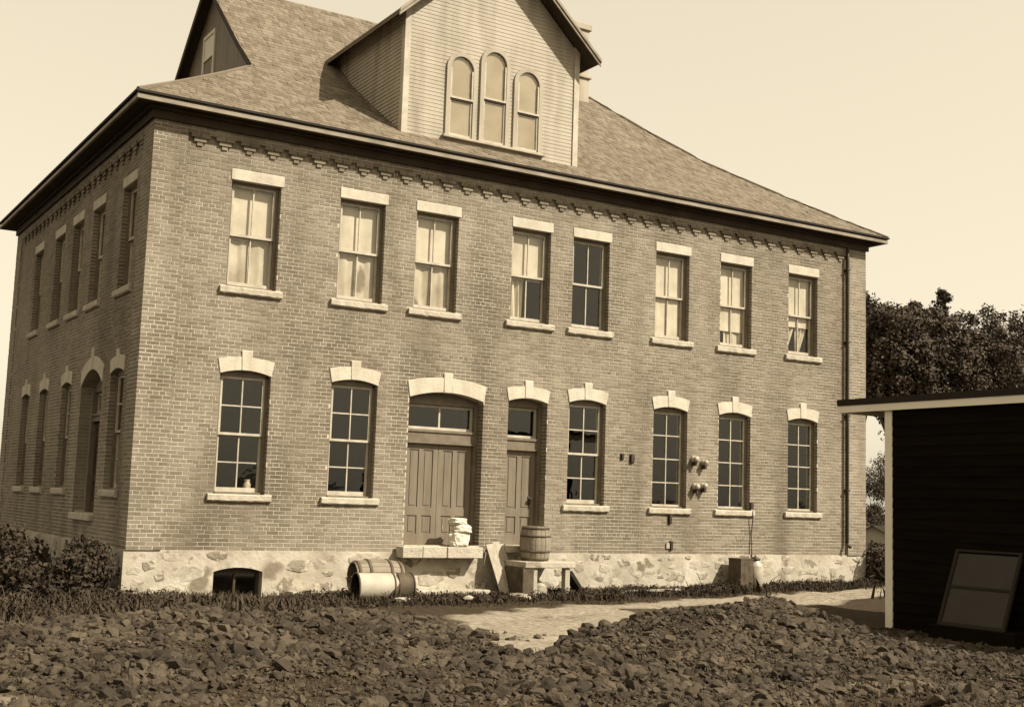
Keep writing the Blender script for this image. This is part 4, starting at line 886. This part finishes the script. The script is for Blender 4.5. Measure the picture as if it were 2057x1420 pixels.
# ------------------------------------------------------------------ rubble heaps
random.seed(33)
hulls = []
for k in range(9):
    bm = bmesh.new()
    for i in range(18):
        v = Vector((U(-1, 1), U(-1, 1), U(-1, 1))).normalized(); bm.verts.new((v.x * U(0.85, 1.1), v.y * U(0.7, 0.95), v.z * U(0.5, 0.75)))
    bmesh.ops.convex_hull(bm, input=bm.verts[:]); loose = [v for v in bm.verts if not v.link_faces]
    bmesh.ops.delete(bm, geom=loose, context='VERTS')
    me = bpy.data.meshes.new('lump'); bm.to_mesh(me); bm.free(); me.materials.append(M['coal']); hulls.append((me, [v.co.copy() for v in me.vertices], [tuple(p.vertices) for p in me.polygons]))
def heap_thing(nm, H, back, front, x0, x1, y0, y1, count, label):
    E = empty(nm, (sum(h[0] for h in H) / len(H), sum(h[1] for h in H) / len(H), 0)); tag(E, label, 'rubble heap')
    L = []
    HG = [heap_h(v[0], v[1], H, back, front) if -6 < v[0] < 10.5 and -14 < v[1] < -2 else 0.0 for v in gm.v]
    tries = 0
    while len(L) < count and tries < count * 30:
        tries += 1
        x, y = U(x0, x1), U(y0, y1); h = look(HG, x, y)
        if y > -8.9 and rnd() < look(sv, x, y) * 1.25 - 0.03: continue
        if h < 0.012 and rnd() > (0.30 if y < -8.6 else 0.10): continue
        if 0.012 <= h < 0.07 and rnd() > 0.45 + h * 8: continue
        pn = fbm(x, y, 5.0, 1.3)
        if pn < -0.22 and rnd() > 0.45: continue
        if x > 9.45: continue
        sz = min(0.12, 0.011 + (0.013 + 0.017 * max(0.0, pn + 0.10)) * random.expovariate(1.0)); 
        L.append((sz / (Vector((x, y, 0)) - CAM).length, x, y, look(HZ, x, y) + U(-0.2, 0.75) * sz * 0.6, sz))
    L.sort(reverse=True)
    rest = MB()
    for i, (_, x, y, z_, sz) in enumerate(L):
        me, vs_, fs_ = random.choice(hulls); mtx = Matrix.Translation((x, y, z_)) @ Matrix.Rotation(U(0, 6.28), 4, 'Z') @ Matrix.Rotation(U(-0.7, 0.7), 4, 'X') @ Matrix.Rotation(U(-0.7, 0.7), 4, 'Y') @ Matrix.Diagonal((sz * U(0.8, 1.3), sz, sz * U(0.7, 1.1), 1))
        if i < 290:
            o = bpy.data.objects.new('lump', me); COL.objects.link(o); o.parent = E; o.matrix_basis = Matrix.Translation(-Vector(E.location)) @ mtx
        else:
            k = len(rest.v); rest.v += [tuple(mtx @ v - Vector(E.location)) for v in vs_]; rest.f += [tuple(k + a for a in f) for f in fs_]
    r = rest.build('small_lumps', 'coal', E); r['kind'] = 'stuff'
heap_thing('rubble_heap', HEAP_R, 1.1, 2.7, 0.8, 9.45, -13.0, -5.6, 36000, 'heap of broken stone and coal in front of the black shed')
heap_thing('rubble_heap', HEAP_L, 1.3, 3.2, -5.0, 2.8, -12.2, -3.6, 36000, 'low spread of broken stone in the left foreground before the cellar window')

# ------------------------------------------------------------------ weeds and shrubs
random.seed(44)
def blades(n, fpos, hgt, wid=0.012):
    mb = MB()
    for i in range(n):
        p = fpos()
        if p is None: continue
        x, y, k = p; z_ = ground_h(x, y) - 0.01; h = hgt * k * U(0.5, 1.3); a = U(0, 6.28); l = U(0.2, 1.3) * h; dx, dy = math.cos(a), math.sin(a); w_ = wid * U(0.7, 1.6)
        i0 = len(mb.v); mb.v += [(x - dy * w_, y + dx * w_, z_), (x + dy * w_, y - dx * w_, z_), (x + dx * l * 0.4 + dy * w_ * 0.7, y + dy * l * 0.4 - dx * w_ * 0.7, z_ + h * 0.6), (x + dx * l * 0.4 - dy * w_ * 0.7, y + dy * l * 0.4 + dx * w_ * 0.7, z_ + h * 0.6), (x + dx * l, y + dy * l, z_ + h)]
        mb.f += [(i0, i0+1, i0+2, i0+3), (i0+3, i0+2, i0+4)]
    return mb
CLUMPS = []
for _ in range(520):
    x = U(-0.6, 17.3); lim = -0.25 - 2.2 * max(0.0, 1 - max(0.0, x - 1) / 13.0) - 0.35
    y = lim * rnd() ** 0.8 - 0.05
    if sand(x, y) > 0.35 and rnd() > 0.1: continue
    if 1.2 < x < 2.6 and y > -0.55: continue
    if 4.6 < x < 6.8 and y > -0.6 and rnd() > 0.1: continue
    if 6.3 < x < 7.1 and y > -1.9 and rnd() > 0.15: continue
    CLUMPS.append((x, y, U(0.08, 0.30), U(0.35, 1.5)))
def weed_pos():
    if rnd() < 0.18: x, y = U(-0.6, 17.3), U(-2.6, -0.1); return None if sand(x, y) > 0.4 or (1.2 < x < 2.6 and y > -0.4) or heaps(x, y) > 0.02 else (x, y, 0.45)
    c = random.choice(CLUMPS); return (c[0] + random.gauss(0, c[2]), min(-0.06, c[1] + random.gauss(0, c[2])), c[3])
w1 = blades(42000, weed_pos, 0.095, 0.008).build('weeds', 'grass'); w1['kind'] = 'stuff'; w1['label'] = 'dark ragged grass and weeds along the foundation'
def rough_pos():
    x, y = U(-8, 1.2), U(-5.5, 8)
    if x > -0.1 and y > -0.2: return None
    if x > 0.0 and y > -0.8: return None
    return (x, y, 0.8 + 0.9 * max(0, fbm(x, y, 4, 0.7)))
w2 = blades(24000, rough_pos, 0.20, 0.014).build('weeds', 'grass'); w2['kind'] = 'stuff'
def near_pos():
    x, y = U(-5, 9.3), U(-12.6, -8.0)
    if fbm(x, y, 8.0, 0.8) < 0.12 or heaps(x, y) > 0.12: return None
    return (x + random.gauss(0, 0.1), y + random.gauss(0, 0.1), 0.7)
w5 = blades(14000, near_pos, 0.085, 0.005).build('weeds', 'grass'); w5['kind'] = 'stuff'
def far_pos():
    x, y = U(10, 60), U(-3, 40)
    if 16 > x and y > -1.0: return None
    if x < W + 0.3 and y > -0.3: return None
    if sand(x, y) > 0.5: return None
    return (x, y, 1.3)
w3 = blades(16000, far_pos, 0.3, 0.03).build('weeds', 'grass'); w3['kind'] = 'stuff'

import numpy as np
def leaf_cloud(n, blobs, size, seed, flat=0.0):
    """leaf sized faces around clump centres: blobs = (centre, radius)."""
    g_ = np.random.default_rng(seed); tot = sum(r ** 2 for c, r in blobs); out = []
    for c, r in blobs:
        m_ = int(n * r * r / tot)
        if m_ < 1: continue
        d = g_.normal(size=(m_, 3)); d /= np.linalg.norm(d, axis=1)[:, None]; nd = d.copy(); d *= r * (g_.random((m_, 1)) ** 0.4)
        d *= 1 + 0.35 * np.sin(nd[:, :1] * 5 + seed) * np.cos(nd[:, 1:2] * 6 + r * 40)
        p = np.array(c) + d * np.array((1, 1, 0.85))
        nr = nd + g_.uniform(-1, 1, (m_, 3)) + np.array((0, 0, 0.3)); nr /= np.linalg.norm(nr, axis=1)[:, None] + 1e-9
        a = np.cross(nr, g_.normal(size=(m_, 3))); a /= np.linalg.norm(a, axis=1)[:, None] + 1e-9; b = np.cross(nr, a); s_ = size * g_.uniform(0.55, 1.45, (m_, 1))
        out.append(np.stack([p - a * s_, p + b * s_ * 0.5, p + a * s_, p - b * s_ * 0.5], 1).reshape(-1, 3))
    V = np.concatenate(out); mb = MB(); mb.v = [tuple(v) for v in V.tolist()]; mb.f = [(i, i + 1, i + 2, i + 3) for i in range(0, len(V), 4)]
    return mb
def tree(name, loc, h, rad, label, seed, conifer=False, mt='leaf', n=26000, leaf=0.065, low=0.16, group='trees behind the shed'):
    random.seed(seed); E = empty(name, loc); tag(E, label, 'tree', group)
    tr_ = MB(); tip = h * (0.97 if conifer else 0.72); bend = [(U(-0.15, 0.15), U(-0.15, 0.15)) for _ in range(6)]
    pts = [(bend[k][0] * k * 0.3, bend[k][1] * k * 0.3, tip * k / 5) for k in range(6)]; tr_.tube(pts, [0.024 * h * (1 - 0.17 * k) for k in range(6)], 8)
    blobs = []
    nb = 46
    for i in range(nb):
        v = (i + 0.5) / nb
        z_ = h * (low * 0.9 + (0.98 - low * 0.9) * v) if conifer else h * (low + (0.96 - low) * v)
        env = (1 - v) ** 0.75 * 1.0 + 0.05 if conifer else (math.sin(math.pi * min(1, 0.18 + 0.82 * v)) ** 0.6)
        a = i * 2.4 + U(-0.5, 0.5); rr = rad * env * U(0.35, 0.95); c = Vector((rr * math.cos(a), rr * math.sin(a), z_))
        blobs.append((c, rad * (0.12 + 0.26 * env) * U(0.5, 1.25)))
        if i % 2 == 0: s0 = Vector(pts[min(5, int(z_ / tip * 4.6))]); tr_.tube([s0 * 0.95, (s0 + c) / 2 + Vector((0, 0, -0.1)), c], [0.010 * h * (1 - v * 0.7), 0.006 * h * (1 - v * 0.6), 0.002 * h], 5)
    tr_.build('trunk', 'bark', E, True)
    leaf_cloud(n, blobs, leaf, seed + 1).build('crown', mt, E)
def at_px(u, dist):
    """ground point seen in column u of the photograph at a given distance from the camera."""
    d = FWD + RIGHT * ((u - 1028.5) / 2494.85); d.z = 0; d.normalize(); return (CAM.x + d.x * dist, CAM.y + d.y * dist, 0)
TL = [(1722, 46, 9.9, 2.0, 0), (1792, 43, 8.9, 1.6, 0), (1838, 49, 9.9, 1.6, 1), (1860, 44, 9.0, 1.7, 0), (1893, 47, 10.0, 1.6, 1), (1935, 45, 9.0, 1.9, 0), (1985, 48, 9.6, 2.2, 0), (2040, 45, 8.6, 2.2, 0), (2110, 50, 10.5, 2.6, 0), (1915, 56, 9.4, 2.6, 0), (1960, 58, 10.2, 2.6, 0), (2000, 60, 10.4, 3.0, 0)]
TN = ['leafy tree rising directly behind the right corner of the building', 'broad leafy tree next to the building corner', 'pointed dark conifer, the left one of the two above the shed roof', 'leafy tree between the two pointed conifers', 'taller pointed conifer above the middle of the shed roof', 'leafy tree right of the taller conifer', 'round leafy tree near the right edge above the shed', 'low leafy tree at the right edge of the picture', 'large tree past the right edge of the shed', 'background tree seen between the two conifers', 'background tree behind the taller conifer', 'background tree far right behind the shed roof']
for i, ((u, dd, h, r_, con), lb) in enumerate(zip(TL, TN)):
    tree('conifer_tree' if con else 'leafy_tree', at_px(u, dd), h, r_, lb, 100 + i * 3, bool(con), 'leaf_dark' if con else 'leaf', low=0.58 if u < 1862 else 0.16)
random.seed(77)
wl = MB(); bl_ = []
for c in CLUMPS:
    if rnd() < 0.85 and c[1] < -0.1: bl_.append((Vector((c[0], c[1], ground_h(c[0], c[1]) + 0.03 * c[3])), U(0.06, 0.18)))
for _ in range(60): x, y = U(-3.5, 0.3), U(-4.2, -0.6); bl_.append((Vector((x, y, ground_h(x, y) + 0.08)), U(0.12, 0.28)))
w4 = leaf_cloud(42000, bl_, 0.026, 78).build('weeds', 'grass'); w4['kind'] = 'stuff'
def shrub(loc, h, r_, label, seed, n=2600, leaf=0.045, group='shrubs by the shaded wall', mt='leaf_dark'):
    random.seed(seed); E = empty('shrub', loc); tag(E, label, 'shrub', group); st_ = MB(); blobs = []
    for i in range(12):
        a = i * 2.4; v = rnd(); c = Vector((r_ * U(0.1, 0.85) * math.cos(a), r_ * U(0.1, 0.85) * math.sin(a), h * U(0.15, 0.9))); blobs.append((c, r_ * U(0.28, 0.5)))
        st_.tube([(c.x * 0.1, c.y * 0.1, -0.05), (c.x * 0.5, c.y * 0.5, c.z * 0.6), tuple(c)], [0.014, 0.010, 0.005], 5)
    st_.build('stem', 'bark', E); leaf_cloud(n, blobs, leaf, seed + 1).build('foliage', mt, E)
for i, (x, y, h, r_, lb) in enumerate(((-0.55, 0.25, 0.95, 0.5, 'dark shrub right at the left corner of the foundation'), (-1.35, 1.5, 1.0, 0.65, 'dark shrub below the side doorway'), (-1.0, -0.9, 0.65, 0.55, 'low dark shrub in front of the building corner'), (-1.8, 0.2, 0.85, 0.65, 'dark shrub left of the corner shrub'), (-2.1, -1.4, 0.6, 0.6, 'low spreading shrub at the left edge'), (-1.5, 3.6, 1.0, 0.7, 'shrub beside the side door steps'), (-1.7, 5.8, 1.1, 0.8, 'shrub farther along the shaded side wall'), (-2.6, 2.4, 1.0, 0.8, 'outer shrub left of the side doorway'), (-2.0, 8.2, 1.3, 0.9, 'tall shrub at the far end of the side wall'), (-3.2, -0.4, 0.8, 0.7, 'outermost shrub at the left edge'))):
    shrub((x, y, base_h(x, y)), h, r_, lb, 300 + i * 2)
for i, (u, dd, h, r_, lb) in enumerate(((1752, 75, 5.4, 1.9, 'tall bush filling the gap beside the white corner board'), (1738, 33, 1.1, 0.6, 'bush at the right foot of the building'), (1775, 30, 0.9, 0.6, 'small bush behind the shed corner'), (1790, 78, 5.0, 1.9, 'tall far bush just right of the gap behind the shed corner'))):
    shrub(at_px(u, dd), h, r_, lb, 400 + i * 2, 9000 if h > 3 else 2200, 0.06, 'bushes in the gap by the shed', 'leaf')
# small far house in the gap
fh = empty('far_house', at_px(1764, 46), R(35)); fh.scale = (0.5, 0.5, 0.5); tag(fh, 'small pale house roof in the gap between building and shed', 'house')
mb = MB(); mb.box(-3, 3, -2.2, 2.2, 0, 1.4); mb.build('wall', 'trim_paint', fh)
mb = MB()
for sg in (-1, 1): mb.poly([(-3.3, sg * 2.6, 1.3), (3.3, sg * 2.6, 1.3), (3.3, 0, 2.6), (-3.3, 0, 2.6)])
for x in (-3.0, 3.0): mb.poly([(x, -2.4, 1.38), (x, 2.4, 1.38), (x, 0, 2.55)])
mb.build('roof', 'far_house', fh)
